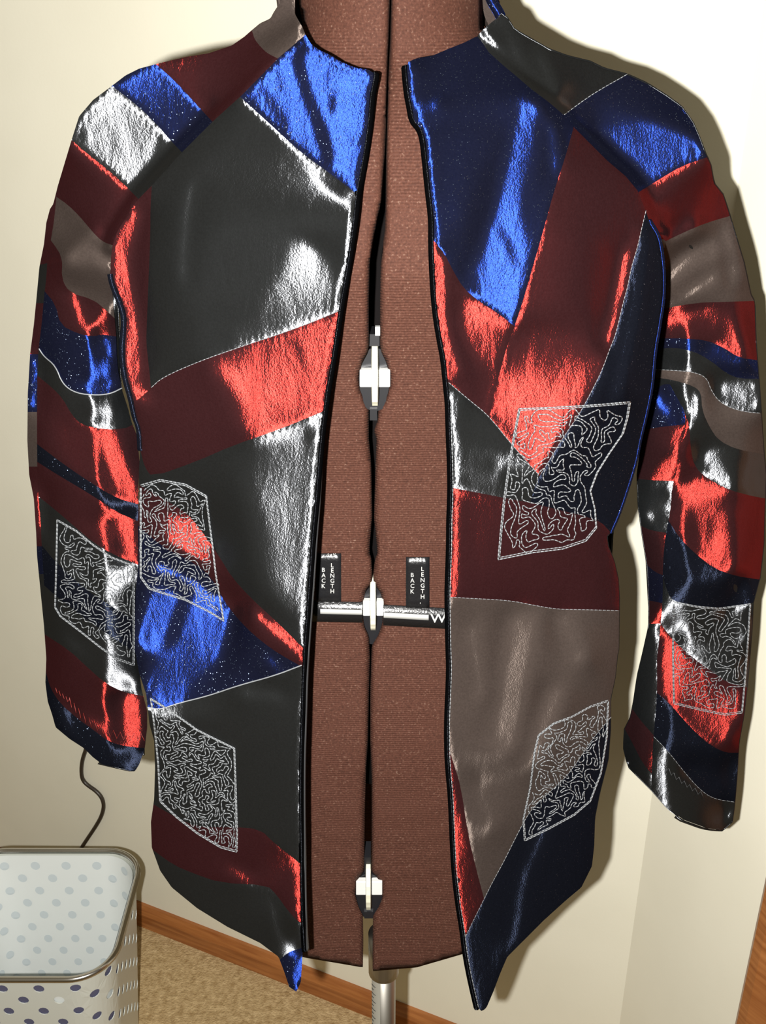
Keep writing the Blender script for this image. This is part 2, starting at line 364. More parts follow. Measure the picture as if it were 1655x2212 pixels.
# ------------------------------------------------------------------ cloth layers cut along their seams
def cloth(outline, seams, seeds, surf, parent, names, step=6.0, puff=.0004, pt_off=0.0, thick=.0012):
    V = []; E = []
    def addline(q, closed=False):
        s = len(V); V.extend(map(tuple, q)); n = len(q)
        E.extend((s + i, s + i + 1) for i in range(n - 1))
        if closed: E.append((s + n - 1, s))
    ol = resample(outline, step, True); addline(ol, True)
    S = [ol]
    for sm_ in seams:
        q = resample(smooth_line(sm_, it=1), step)
        a = q[0] - q[1]; b = q[-1] - q[-2]
        q = np.vstack([q[0] + a / np.hypot(*a) * 5, q, q[-1] + b / np.hypot(*b) * 5])
        S.append(q[1:-1]); addline(q)
    Sp = np.vstack(S)
    x0, y0 = ol.min(0); x1, y1 = ol.max(0)
    xx, yy = np.meshgrid(np.arange(x0, x1, step), np.arange(y0, y1, step * .87))
    xx[1::2] += step / 2
    ins = fill_poly([tuple(p) for p in ol], xx, yy)
    g = np.stack([xx[ins], yy[ins]], 1)
    def dist(Q):
        d = np.empty(len(Q))
        for i in range(0, len(Q), 2000): d[i:i + 2000] = np.sqrt(((Q[i:i + 2000, None] - Sp[None]) ** 2).sum(-1).min(1))
        return d
    g = g[dist(g) > step * .6]
    V.extend(map(tuple, g))
    vo, eo, fo_, _, oe, _ = delaunay_2d_cdt([Vector(v) for v in V], E, [], 0, 1e-4)
    con = {tuple(sorted(e)) for e, o in zip(eo, oe) if o}
    P = np.array([(v.x, v.y) for v in vo]); Fc = np.array([f for f in fo_])
    cen = P[Fc].mean(1); inside = fill_poly([tuple(p) for p in ol], cen[:, 0], cen[:, 1])
    em = {}
    for fi, f in enumerate(Fc):
        if not inside[fi]: continue
        for a, b in ((f[0], f[1]), (f[1], f[2]), (f[2], f[0])): em.setdefault((min(a, b), max(a, b)), []).append(fi)
    adj = {}
    for k, fs in em.items():
        if len(fs) == 2 and k not in con: adj.setdefault(fs[0], []).append(fs[1]); adj.setdefault(fs[1], []).append(fs[0])
    comp = -np.ones(len(Fc), int); nc = 0; comps = []
    for fi in range(len(Fc)):
        if not inside[fi] or comp[fi] >= 0: continue
        st = [fi]; comp[fi] = nc; mem = []
        while st:
            a = st.pop(); mem.append(a)
            for b in adj.get(a, ()):
                if comp[b] < 0: comp[b] = nc; st.append(b)
        comps.append(mem); nc += 1
    lab = {}
    for (sx, sy, mt) in seeds:
        d = np.where(inside, (cen[:, 0] - sx) ** 2 + (cen[:, 1] - sy) ** 2, 1e9); c = comp[int(d.argmin())]
        if c in lab and lab[c] != mt: print('SEAM LEAK', (sx, sy), mt, lab[c])
        lab[c] = mt
    for c, mem in enumerate(comps):                    # slivers join a labelled neighbour
        if c not in lab:
            tri = P[Fc[mem]]; ar = 0.5 * abs(np.cross(tri[:, 1] - tri[:, 0], tri[:, 2] - tri[:, 0])).sum()
            m0 = cen[mem].mean(0); best = min(lab.items(), key=lambda kv: ((cen[comps[kv[0]]] - m0) ** 2).sum(1).min())[0]
            if ar > 150: print('unlabelled', m0.round(), round(ar), lab[best])
            comps[best] = comps[best] + mem
    ds = dist(P)
    off = -puff * (1 - np.clip(ds / 9, 0, 1)) ** 2 + pt_off
    # puckers along the seams
    off += .0002 * np.sin(P[:, 0] * .55 + P[:, 1] * .47 + 2 * np.sin(P[:, 1] * .05)) * np.clip(1 - ds / 26, 0, 1) * np.clip(ds / 6, 0, 1)
    W3 = surf.pt(P[:, 0], P[:, 1], off)
    for c in lab:
        fs = Fc[comps[c]]; used, inv = np.unique(fs, return_inverse=True); fs = inv.reshape(-1, 3)
        a = W3[used]
        nz = np.cross(a[fs[:, 1]] - a[fs[:, 0]], a[fs[:, 2]] - a[fs[:, 0]])
        if (nz * (a[fs[:, 0]] - np.array([0, 0, HC]))).sum() > 0: fs = fs[:, ::-1]
        mt = lab[c]
        o = mesh_obj('fabric_patch', a, fs, M[mt], parent, True, names[mt])
        ec = {}
        for f in fs:
            for p_, q_ in ((f[0], f[1]), (f[1], f[2]), (f[2], f[0])): k_ = (min(p_, q_), max(p_, q_)); ec[k_] = ec.get(k_, 0) + 1
        ev = np.empty(len(o.data.edges) * 2, int); o.data.edges.foreach_get('vertices', ev); ev = ev.reshape(-1, 2)
        at = o.data.attributes.new('sharp_edge', 'BOOLEAN', 'EDGE')
        at.data.foreach_set('value', [ec.get((min(p_, q_), max(p_, q_)), 0) == 1 for p_, q_ in ev.tolist()])
        md = o.modifiers.new('thickness', 'SOLIDIFY'); md.thickness = thick; md.offset = -1
    # lining just behind the patches
    fs = Fc[inside]
    return P, fs, surf
def lining(P, fs, surf, name, parent, off, mat, label=None):
    used, inv = np.unique(fs, return_inverse=True); f = inv.reshape(-1, 3)
    a = surf.pt(P[used, 0], P[used, 1], off)
    return a, f
def meander(poly, step, surf, r=.00040, off=.0014, seed=1, jit=.28, dash=True):
    """stipple quilting: one wandering line around a random tree, sewn as short stitches"""
    rg = random.Random(seed)
    P = np.array(poly, float); x0, y0 = P.min(0); x1, y1 = P.max(0)
    S = step * 2
    nx = int((x1 - x0) / S) + 1; ny = int((y1 - y0) / S) + 1
    ctr = lambda i, j: (x0 + (i + .5) * S, y0 + (j + .5) * S)
    def inn(x, y): return bool(fill_poly([tuple(p) for p in P], np.array([[x]]), np.array([[y]]))[0, 0])
    xs = np.array([[ctr(i, j)[0] for i in range(nx)] for j in range(ny)]); ys = np.array([[ctr(i, j)[1] for i in range(nx)] for j in range(ny)])
    ok = fill_poly([tuple(p) for p in P], xs, ys)
    for dx, dy in ((-.42, -.42), (.42, -.42), (-.42, .42), (.42, .42)): ok &= fill_poly([tuple(p) for p in P], xs + dx * S, ys + dy * S)
    cells = {(i, j) for j in range(ny) for i in range(nx) if ok[j, i]}
    mb = MB(); lines = []
    seen = set(); tree = set()
    for c0 in sorted(cells):
        if c0 in seen: continue
        st = [c0]; seen.add(c0)
        while st:
            k = rg.randrange(max(0, len(st) - 4), len(st)); c = st[k]
            nb = [(c[0] + a, c[1] + b) for a, b in ((1, 0), (-1, 0), (0, 1), (0, -1)) if (c[0] + a, c[1] + b) in cells and (c[0] + a, c[1] + b) not in seen]
            if not nb: st.pop(k); continue
            q = rg.choice(nb); seen.add(q); st.append(q); tree.add(frozenset((c, q)))
    # walk around the tree on the half grid
    nxt = {}
    def con(a, b): return frozenset((a, b)) in tree
    for (i, j) in cells:
        a = (2 * i, 2 * j); b = (2 * i + 1, 2 * j); c = (2 * i + 1, 2 * j + 1); d = (2 * i, 2 * j + 1)
        def lk(p, q): nxt.setdefault(p, set()).add(q); nxt.setdefault(q, set()).add(p)
        if con((i, j), (i, j - 1)): lk(a, (2 * i, 2 * j - 1)); lk(b, (2 * i + 1, 2 * j - 1))
        else: lk(a, b)
        if con((i, j), (i + 1, j)): lk(b, (2 * i + 2, 2 * j)); lk(c, (2 * i + 2, 2 * j + 1))
        else: lk(b, c)
        if con((i, j), (i, j + 1)): lk(c, (2 * i + 1, 2 * j + 2)); lk(d, (2 * i, 2 * j + 2))
        else: lk(c, d)
        if con((i, j), (i - 1, j)): lk(d, (2 * i - 1, 2 * j + 1)); lk(a, (2 * i - 1, 2 * j))
        else: lk(d, a)
    left = set(nxt)
    while left:
        s = min(left); path = [s]; left.discard(s); cur = s
        while True:
            n = [q for q in nxt[cur] if q in left]
            if not n: break
            cur = n[0]; left.discard(cur); path.append(cur)
        if len(path) > 3: lines.append(path)
    for path in lines:
        q = np.array([(x0 + (a + .5) * step + rg.uniform(-jit, jit) * step, y0 + (b + .5) * step + rg.uniform(-jit, jit) * step) for a, b in path])
        k1 = 2 * math.pi / (step * 7.3); am = step * .95; ph = seed * 1.7
        q = q + am * np.stack([np.sin(q[:, 1] * k1 + ph) * np.cos(q[:, 0] * k1 * .6), np.sin(q[:, 0] * k1 * 1.13 + 2 * ph) * np.cos(q[:, 1] * k1 * .7)], 1)
        q = np.vstack([q, q[:1]])
        lines_q = smooth_line(q, it=2)
        sew(mb, lines_q, surf, r, off, 6.0 if dash else None)
    return mb
def sew(mb, q, surf, r=.0004, off=.0014, stitch=6.0, n=4):
    q = resample(q, 3.0)
    if stitch is None:
        mb.tube(surf.pt(q[:, 0], q[:, 1], off), r, n); return
    k = 3                                                  # three samples a stitch: low - high - low
    for i in range(0, len(q) - k, k):
        s = q[i:i + k + 1]
        if len(s) < 2: continue
        o = np.full(len(s), off); o[0] -= .0007; o[-1] -= .0007
        mb.tube(surf.pt(s[:, 0], s[:, 1], o), r, n)
def rope(pts, surf, r, off, n=6, sm_it=2):
    q = resample(smooth_line(pts, it=sm_it), 6.0); mb = MB(); mb.tube(surf.pt(q[:, 0], q[:, 1], off), r, n); return mb

names = {'black': 'black satin patch', 'navy': 'dark navy satin patch', 'blue': 'blue glitter satin patch', 'red': 'shot red and maroon satin patch', 'taupe': 'taupe satin patch'}
# ------------------------------------------------------------------ jacket outlines and seams, in photograph pixels
raglanA = [(660,75),(602,125),(522,206),(459,263),(391,331),(328,401),(298,431),(281,456),(253,501),(243,531),(240,556),(238,592),(243,617),(256,647),(266,677),(268,700),(264,740),(264,775),(270,820),(283,862),(290,900),(301,925),(303,971)]
lowA = [(303,971),(300,1021),(301,1071),(298,1126),(299,1221),(293,1277),(291,1402),(301,1455),(316,1500),(323,1565),(333,1600),(335,1660),(333,1726),(326,1776),(328,1831),(346,1881),(371,1917),(426,1962),(491,2002),(562,2037),(602,2067),(615,2102),(625,2132),(640,2142),(650,2122),(654,2052)]
frontA = [(808,158),(805,178),(799,205),(795,260),(787,320),(778,370),(769,420),(760,490),(750,560),(740,620),(731,670),(724,720),(715,780),(706,830),(698,885),(692,930),(686,1000),(680,1080),(672,1160),(666,1250),(661,1320),(655,1400),(652,1450),(649,1550),(646,1651),(646,1751),(648,1851),(648,1901),(650,1992),(654,2052)]
topA = [(660,75),(672,95),(690,108),(712,118),(740,135),(770,147),(795,150),(808,158)]
outA = topA + frontA[1:] + lowA[::-1][1:] + raglanA[::-1][1:-1]
seamA = [
 [(328,399),(325,451),(325,501),(321,602),(317,702),(316,740),(319,770),(323,803),(326,838)],
 [(286,872),(311,853),(326,838)],
 [(326,838),(351,815),(431,780),(532,745),(600,723),(672,697),(731,672)],
 [(303,971),(312,1008),(328,1031),(426,996),(501,963),(602,928),(697,889)],
 [(519,209),(592,276),(652,331),(722,381),(770,418)],
 [(301,1048),(346,1074),(401,1106),(431,1141),(456,1176),(476,1206),(501,1247),(542,1292),(602,1347),(655,1400)],
 [(299,1136),(351,1181),(401,1206),(441,1231),(466,1262),(486,1302),(527,1352),(567,1387),(602,1412),(652,1440)],
 [(652,1437),(592,1460),(517,1480),(451,1503),(381,1520),(346,1533),(318,1528)],
 [(334,1739),(381,1766),(426,1787),(501,1786),(562,1791),(592,1821),(637,1856),(648,1866)],
 [(330,1836),(376,1869),(416,1886),(476,1907),(577,1912),(597,1932),(622,1967),(642,1989),(650,1993)],
 [(604,2074),(622,2057),(654,2047)],
]
seedA = [(700,200,'blue'),(500,500,'black'),(285,700,'red'),(500,850,'red'),(600,1050,'black'),(560,1320,'red'),(400,1400,'blue'),(560,1650,'black'),(450,1840,'red'),(500,1960,'black'),(637,2100,'blue')]
sleeveTopC = [(660,75),(654,60),(637,30),(637,-30),(612,-30),(609,0),(592,25),(584,40),(562,50),(544,65),(527,80),(501,98),(451,115),(401,123),(351,135),(301,148),(271,163),(241,186),(201,216),(171,251),(155,301),(140,351),(125,401),(115,441),(108,451),(100,481),(95,527),(85,577),(78,652),(73,702),(65,765),(60,850),(59,951),(63,1026),(73,1076),(78,1151),(80,1201),(85,1252),(95,1352),(100,1422),(98,1475),(103,1515),(113,1545),(120,1571),(150,1596),(181,1616),(201,1636),(221,1651),(251,1658),(291,1667),(301,1651),(313,1616),(318,1571),(318,1535),(306,1490),(301,1450),(291,1410),(292,1290),(296,1277),(299,1201),(299,1051),(302,1001),(296,941),(284,911),(276,880),(263,840),(255,800),(252,765),(251,725),(248,692),(243,635)]
outC = sleeveTopC + raglanA[1:13][::-1]
seamC = [
 [(544,65),(550,85),(562,100),(577,115),(602,127)],
 [(336,138),(376,173),(411,211),(436,238),(459,263)],
 [(240,184),(301,231),(341,271),(371,306),(394,330)],
 [(153,301),(181,326),(226,361),(266,396),(300,431)],
 [(120,424),(145,441),(171,466),(201,502),(221,522),(247,531)],
 [(92,500),(113,522),(135,557),(133,602),(150,632),(201,647),(226,667),(250,690)],
 [(92,624),(120,657),(130,702),(171,722),(201,727),(221,722),(251,727)],
 [(84,753),(95,770),(120,790),(135,830),(165,850),(211,854),(241,850),(264,838)],
 [(81,812),(110,835),(135,860),(155,896),(176,918),(226,928),(271,926),(290,915)],
 [(80,959),(135,1001),(186,1036),(251,1076),(301,1090)],
 [(81,998),(125,1026),(201,1071),(251,1106),(301,1127)],
 [(83,1072),(125,1106),(165,1141),(201,1171),(241,1196),(299,1220)],
 [(88,1175),(118,1212),(180,1270),(240,1310),(293,1340)],
 [(96,1265),(118,1285),(176,1330),(240,1375),(293,1410)],
 [(96,1370),(150,1405),(185,1438),(226,1475),(266,1495),(306,1503)],
 [(99,1450),(108,1485),(130,1520),(171,1555),(201,1576),(236,1603),(276,1613),(315,1616)],
 [(122,420),(120,446),(115,491),(103,552),(100,602),(95,642),(90,702),(83,755),(80,825),(80,961),(81,1051),(88,1126),(90,1181),(96,1267),(97,1340),(99,1424)],
 [(86,572),(104,568)],[(76,655),(96,655)],[(66,765),(84,765)],[(58,890),(82,890)],[(60,1008),(82,1008)],[(77,1180),(91,1180)],[(83,1240),(96,1240)],
]
seedC = [(610,80,'taupe'),(470,170,'red'),(340,210,'blue'),(240,270,'silver'),(200,400,'red'),(190,580,'taupe'),(115,600,'red'),(200,690,'red'),(170,780,'blue'),(200,890,'black'),(200,980,'red'),(200,1055,'navy'),(200,1130,'red'),(150,1200,'black'),(120,1240,'navy'),(140,1340,'black'),(200,1500,'red'),(260,1640,'navy'),
 (104,500,'red'),(90,600,'black'),(78,720,'red'),(72,830,'blue'),(70,950,'taupe'),(76,1100,'red'),(86,1210,'blue'),(92,1330,'black')]
raglanB = [(1031,78),(1041,90),(1056,113),(1086,140),(1116,165),(1146,191),(1186,221),(1221,251),(1241,276),(1276,311),(1311,346),(1352,381),(1377,411),(1392,446),(1402,476),(1422,507),(1429,542),(1433,577),(1434,617),(1432,652),(1424,702),(1422,715)]
outB = [(879,145),(883,133),(900,126),(935,120),(970,105),(1001,93)] + raglanB + [(1414,760),(1409,825),(1402,866),(1392,911),(1382,951),(1374,996),(1357,1051),(1337,1111),(1319,1151),(1311,1158),(1314,1181),(1327,1212),(1336,1252),(1338,1292),(1337,1402),(1334,1415),(1329,1465),(1319,1510),(1319,1576),(1314,1641),(1296,1711),(1286,1761),(1284,1826),(1279,1871),(1256,1917),(1226,1942),(1176,1987),(1126,2037),(1096,2067),(1081,2102),(1066,2142),(1051,2177),(1041,2185),(1033,2177),(1018,2112),(1008,2057),(1003,2012),(993,1952),(985,1881),(981,1801),(978,1721),(974,1681),(970,1626),(970,1550),(975,1450),(973,1400),(971,1292),(972,1252),(975,1176),(975,1126),(978,1061),(977,1001),(974,926),(973,876),(969,835),(963,775),(956,740),(949,700),(943,650),(940,602),(937,527),(938,476),(930,411),(925,361),(919,301),(910,276),(895,261),(890,231),(884,201)]
frontB = [(879,145),(884,201),(890,231),(895,261),(910,276),(919,301),(925,361),(930,411),(938,476),(937,527),(940,602),(943,650),(949,700),(956,740),(963,775),(969,835),(973,876),(974,926),(977,1001),(978,1061),(975,1126),(975,1176),(972,1252),(971,1292),(973,1400),(975,1450),(970,1550),(970,1626),(974,1681),(978,1721),(981,1801),(985,1881),(993,1952),(1003,2012),(1008,2057),(1018,2112),(1033,2177)]
seamB = [
 [(1239,276),(1221,341),(1196,416),(1176,491),(1151,577),(1131,647),(1113,702),(1098,740),(1081,800),(1066,860),(1058,898)],
 [(937,520),(960,547),(980,587),(1001,622),(1036,652),(1076,677),(1112,705)],
 [(1396,454),(1387,491),(1377,537),(1364,577),(1357,617),(1347,652),(1339,687),(1329,727),(1319,750),(1301,800),(1276,850),(1251,896),(1216,946),(1186,996),(1166,1028)],
 [(969,826),(1016,866),(1056,898),(1106,961),(1166,1028)],
 [(1166,1028),(1156,1050),(1146,1086)],
 [(978,1054),(1041,1066),(1091,1076),(1146,1086),(1206,1101),(1266,1116),(1300,1128),(1319,1150)],
 [(971,1290),(1026,1293),(1101,1297),(1151,1307),(1201,1316),(1261,1317),(1338,1319)],
 [(1321,1548),(1276,1601),(1251,1641),(1221,1681),(1176,1721),(1146,1751),(1126,1786),(1106,1826),(1086,1866),(1066,1902),(1046,1942),(1026,1982),(1005,2025)],
 [(970,1620),(981,1651),(996,1701),(1011,1801),(1026,1866),(1046,1942)],
]
seedB = [(1050,400,'blue'),(1000,720,'red'),(1250,600,'red'),(1380,700,'navy'),(1020,980,'black'),(1150,1200,'red2'),(1150,1450,'taupe'),(1180,1900,'navy'),(1005,1850,'red2')]
outD = [(1031,78),(1040,68),(1048,60),(1066,45),(1083,33),(1096,40),(1111,65),(1146,85),(1186,108),(1226,123),(1276,135),(1306,150),(1357,163),(1397,181),(1437,206),(1472,231),(1497,266),(1512,301),(1523,331),(1535,356),(1542,396),(1562,421),(1575,461),(1587,502),(1607,567),(1622,637),(1630,652),(1633,740),(1640,830),(1645,901),(1650,976),(1655,1026),(1652,1101),(1650,1176),(1642,1247),(1627,1302),(1625,1352),(1620,1417),(1615,1475),(1607,1545),(1597,1601),(1592,1681),(1587,1741),(1582,1776),(1560,1794),(1527,1789),(1477,1771),(1442,1746),(1407,1706),(1357,1656),(1347,1616),(1349,1576),(1362,1550),(1369,1515),(1377,1460),(1389,1410),(1402,1352),(1402,1302),(1399,1227),(1387,1151),(1379,1091),(1377,1026),(1384,976),(1397,901),(1407,850),(1412,790)] + raglanB[::-1][:-1]
seamD = [
 [(1219,248),(1266,213),(1301,191),(1342,168),(1356,160)],
 [(1380,415),(1427,386),(1472,359),(1524,341)],
 [(1428,526),(1477,502),(1527,481),(1579,466)],
 [(1430,668),(1502,654),(1567,652),(1630,650)],
 [(1421,731),(1477,731),(1527,735),(1562,750),(1597,773),(1637,778)],
 [(1415,755),(1457,750),(1502,760),(1537,780),(1567,805),(1597,818),(1640,818)],
 [(1411,798),(1452,800),(1497,803),(1527,815),(1537,845),(1557,871),(1597,888),(1646,893)],
 [(1410,815),(1452,820),(1502,835),(1515,850),(1517,886),(1532,921),(1552,951),(1592,971),(1650,981)],
 [(1447,830),(1468,868),(1482,895),(1477,941),(1467,1001),(1452,1051),(1449,1101),(1439,1151),(1432,1212),(1432,1292),(1427,1352),(1422,1402),(1419,1425),(1420,1500),(1412,1591),(1409,1641),(1407,1706)],
 [(1447,830),(1432,830),(1404,848)],
 [(1480,893),(1490,920),(1492,971),(1502,1011),(1532,1036),(1577,1059),(1622,1071),(1655,1077)],
 [(1443,1122),(1467,1161),(1502,1196),(1542,1227),(1587,1244),(1642,1252)],
 [(1432,1245),(1445,1287),(1457,1299),(1502,1309),(1552,1314),(1627,1302)],
 [(1427,1347),(1457,1387),(1502,1425),(1537,1450),(1572,1475),(1614,1485)],
 [(1420,1497),(1447,1520),(1477,1555),(1507,1586),(1537,1611),(1567,1626),(1597,1626)],
 [(1412,1591),(1442,1621),(1477,1666),(1512,1706),(1542,1726),(1590,1733)],
 [(1390,928),(1437,921),(1479,917)],
 [(1377,1034),(1402,1037),(1455,1039)],
 [(1385,1136),(1407,1146),(1441,1151)],
 [(1397,1220),(1417,1237),(1434,1243)],
 [(1402,1297),(1432,1303)],
 [(1402,1347),(1429,1347)],
 [(1367,1533),(1387,1560),(1412,1588)],
 [(1347,1570),(1367,1606),(1387,1646),(1408,1672)],
]
seedD = [(1150,140,'black'),(1400,300,'blue'),(1480,420,'red'),(1520,570,'taupe'),(1530,700,'red'),(1600,795,'blue'),(1580,850,'black'),(1580,910,'taupe'),(1560,1000,'black'),(1540,1120,'red'),(1500,1260,'navy'),(1540,1390,'black'),(1500,1510,'red'),(1500,1620,'navy'),(1500,1740,'black'),
 (1440,880,'blue'),(1420,980,'red'),(1420,1090,'black'),(1415,1190,'red'),(1415,1270,'blue'),(1415,1325,'red'),(1400,1450,'black'),(1385,1600,'red'),(1370,1650,'black')]
M['silver'] = M['black']; names['silver'] = 'bright grey-black satin patch'
M['red2'] = M['red']; names['red2'] = names['red']

hiA = [('P', [(470,260),(560,290),(760,440),(735,520),(640,480),(450,380)], 14, -1.2), ('P', [(318,480),(480,480),(480,760),(318,780)], 14, -.3), ('P', topA + [(769,418),(722,381),(652,331),(519,209),(602,125)], 8, .85),
 ('S', [(655,95),(642,130),(662,200),(690,270),(712,345)], 34, 0), ('S', [(702,165),(722,205),(714,240),(748,300)], 18, 0), ('S', [(560,185),(590,225),(620,280)], 12, 0),('S', [(535,205),(560,240)], 8, 0),('S', [(596,150),(610,190)], 12, 0),
 ('S', [(775,428),(756,530),(745,600),(734,662)], 15, 1),
 ('P', [(648,515),(700,560),(728,600),(722,672),(640,705),(520,742),(500,735),(560,690),(600,625)], 14, .8),
 ('S', [(412,400),(400,480),(392,600)], 9, .45),('S', [(326,820),(430,778),(540,742)], 7, .6),
 ('S', [(285,465),(258,540),(262,620),(282,700),(285,790),(300,850)], 40, .75),('S', [(300,480),(300,600),(305,700)], 16, .0),
 ('P', [(460,775),(600,728),(724,682),(706,880),(602,922),(540,940),(520,860)], 12, .95),('S',[(640,740),(660,800),(650,860)],14,.4),
 ('P', [(560,960),(640,925),(672,960),(660,1120),(648,1330),(620,1320),(585,1240),(566,1130),(545,1040)], 18, .62),
 ('S', [(688,900),(676,1050),(662,1200),(650,1380)], 15, 1),
 ('P', [(370,1110),(415,1130),(450,1180),(455,1230),(410,1200),(370,1170)], 10, .85),
 ('S', [(560,1330),(600,1365),(645,1405)], 26, .8),
 ('S', [(350,1230),(420,1260)], 40, .8),('S', [(355,1290),(325,1380)], 60, 2),('S', [(450,1330),(430,1400),(380,1450),(350,1505)], 90, 2.2),('S', [(580,1420),(600,1440)], 18, .4),
 ('S', [(530,1500),(600,1500)], 22, .25),
 ('S', [(643,1868),(643,1985)], 10, 1),('S', [(500,1880),(540,1900)], 18, .3),
 ('S', [(640,2060),(637,2130)], 18, .9),('S', [(590,1950),(610,2040)], 12, .3)]
hiC = [('P', [(120,1330),(290,1440),(300,1500),(150,1400)], 10, -1),('P', [(241,186),(301,231),(341,271),(371,306),(394,331),(328,401),(300,431),(226,361),(153,301),(171,251)], 8, 1.8),('S', [(352,290),(340,345),(345,370)], 14, 0),('S', [(150,305),(190,290)], 24, .2),
 ('P', [(241,186),(300,148),(336,138),(459,263),(394,331),(301,231)], 8, .55),
 ('S', [(602,128),(522,208),(462,262)], 9, 1),
 ('S', [(655,78),(625,110),(600,120)], 22, .6),
 ('S', [(296,440),(262,470),(242,515)], 26, .95),('S', [(215,505),(240,520)], 20, .8),
 ('S', [(165,560),(200,540),(230,560)], 40, .3),
 ('S', [(160,640),(172,680),(185,715)], 15, .95),
 ('S', [(225,735),(245,760)], 20, .6),('S', [(185,840),(240,835)], 22, .6),
 ('S', [(225,925),(240,975),(262,1030),(292,1080)], 44, .95),('S', [(272,1130),(292,1215)], 40, .85),('S',[(220,1140),(230,1180)],20,.6),
 ('S', [(150,1200),(170,1260)], 30, .15),('S', [(150,1385),(170,1400)], 14, .3),
 ('S', [(283,1510),(288,1600)], 40, .95),('S', [(200,1560),(230,1580)], 16, .7),
 ('S', [(140,1530),(155,1570)], 14, .7), ('S', [(70,770),(66,880)], 20, .6),('S', [(82,1060),(86,1150)], 6, .9)]
hiB = [('P', [(900,130),(1180,220),(1130,330),(1050,560),(960,520),(900,280)], 16, -.6), ('P', [(995,850),(1056,900),(1160,1030),(1140,1080),(990,1050)], 8, -2), ('P', [(990,1070),(1300,1130),(1330,1310),(990,1285)], 10, -1), ('P', [(1250,340),(1340,420),(1320,700),(1140,690)], 14, -.8),('S', [(886,150),(890,240),(922,310),(932,420),(942,520)], 20, .9),('S', [(900,290),(950,235)], 26, .45),
 ('S', [(1140,240),(1125,320),(1105,400),(1085,500)], 64, 1),('P', [(1050,500),(1110,440),(1140,520),(1112,695),(1060,665),(1030,620)], 16, .85),('S', [(1085,500),(1115,570)], 12, 0),
 ('S', [(1190,270),(1200,370)], 14, .4),
 ('S', [(975,1640),(985,1760),(1000,1900),(1010,2000)], 44, -2),('S', [(948,560),(956,660),(968,740),(985,800)], 16, .95),
 ('P', [(1000,650),(1060,690),(1095,720),(1070,800),(1035,770),(1005,710)], 10, .95),
 ('P', [(1100,735),(1190,745),(1290,775),(1298,800),(1240,880),(1166,1005),(1100,925),(1065,880),(1085,810)], 16, .98),
 ('S', [(1355,550),(1338,640),(1318,740)], 26, .85),
 ('S', [(983,850),(987,930),(984,1045)], 8, .8),('S', [(1075,1000),(1077,1060)], 5, .9),
 ('S', [(983,1065),(982,1285)], 10, 1),
 ('S', [(1020,1360),(1040,1500)], 26, .2),('S', [(1130,1350),(1090,1600)], 60, .45),('S', [(1220,1340),(1250,1420)], 36, .3),('S', [(1040,1700),(1060,1780)], 30, .2),('S', [(1200,1500),(1150,1640)], 40, .3),
 ('P', [(1140,1790),(1290,1700),(1250,1920),(1060,2090),(1030,2170),(1015,2020)], 10, -.6),('S', [(1180,1780),(1130,1900),(1110,2040)], 16, .25),('S',[(1380,520),(1360,700),(1330,850)],34,.15),('S', [(1290,960),(1330,1000)], 20, .0)]
hiD = [('P', [(1385,1350),(1425,1350),(1418,1580),(1370,1540)], 8, -1.5), ('P', [(1400,1600),(1580,1740),(1560,1790),(1360,1640)], 10, -1), ('P', [(1380,1050),(1440,1050),(1436,1140),(1390,1135)], 8, 0),('P', [(1290,290),(1400,270),(1500,310),(1515,335),(1430,380),(1385,400),(1345,365)], 12, 2),('S', [(1230,250),(1330,340)], 12, .6),
 ('S', [(1045,88),(1085,125),(1120,160)], 8, .9),('S', [(1070,100),(1078,108)], 12, .9),('S', [(1100,80),(1130,150),(1190,210)], 10, .3),('S', [(1165,120),(1200,200)], 8, .3),
 ('S', [(1395,455),(1410,490)], 12, .9),('S', [(1440,512),(1500,490)], 8, .7),
 ('S', [(1450,600),(1490,560),(1540,540)], 40, .5),('S', [(1480,640),(1540,600)], 26, .4),('S', [(1570,500),(1590,600)], 20, .3),
 ('S', [(1445,690),(1520,680),(1572,700),(1592,760)], 30, .95),
 ('S', [(1545,752),(1600,785)], 18, .8),
 ('P', [(1560,820),(1640,825),(1643,888),(1597,882),(1560,860)], 8, .85),
 ('S', [(1505,850),(1498,900)], 22, .9),('S',[(1450,805),(1500,820)],12,.5),
 ('S', [(1535,990),(1560,1045)], 46, .9),
 ('S', [(1500,1070),(1540,1120),(1550,1220)], 70, .95),('S', [(1530,1130),(1540,1160)], 14, 0),
 ('S', [(1465,925),(1458,970)], 18, .95),('S', [(1440,1090),(1400,1115)], 22, .7),('S', [(1420,860),(1440,890)], 26, .8),
 ('S', [(1605,1270),(1620,1300)], 24, .6),('S', [(1590,1320),(1605,1380)], 30, .5),
 ('P', [(1428,1360),(1500,1425),(1560,1480),(1600,1490),(1590,1560),(1560,1620),(1500,1560),(1430,1500)], 12, .8),('S', [(1590,1560),(1580,1610)], 16, 0),
 ('S', [(1592,1640),(1585,1720)], 16, .7),('S', [(1580,1742),(1576,1775)], 10, 1),
 ('S', [(1500,1660),(1560,1700)], 16, .35)]

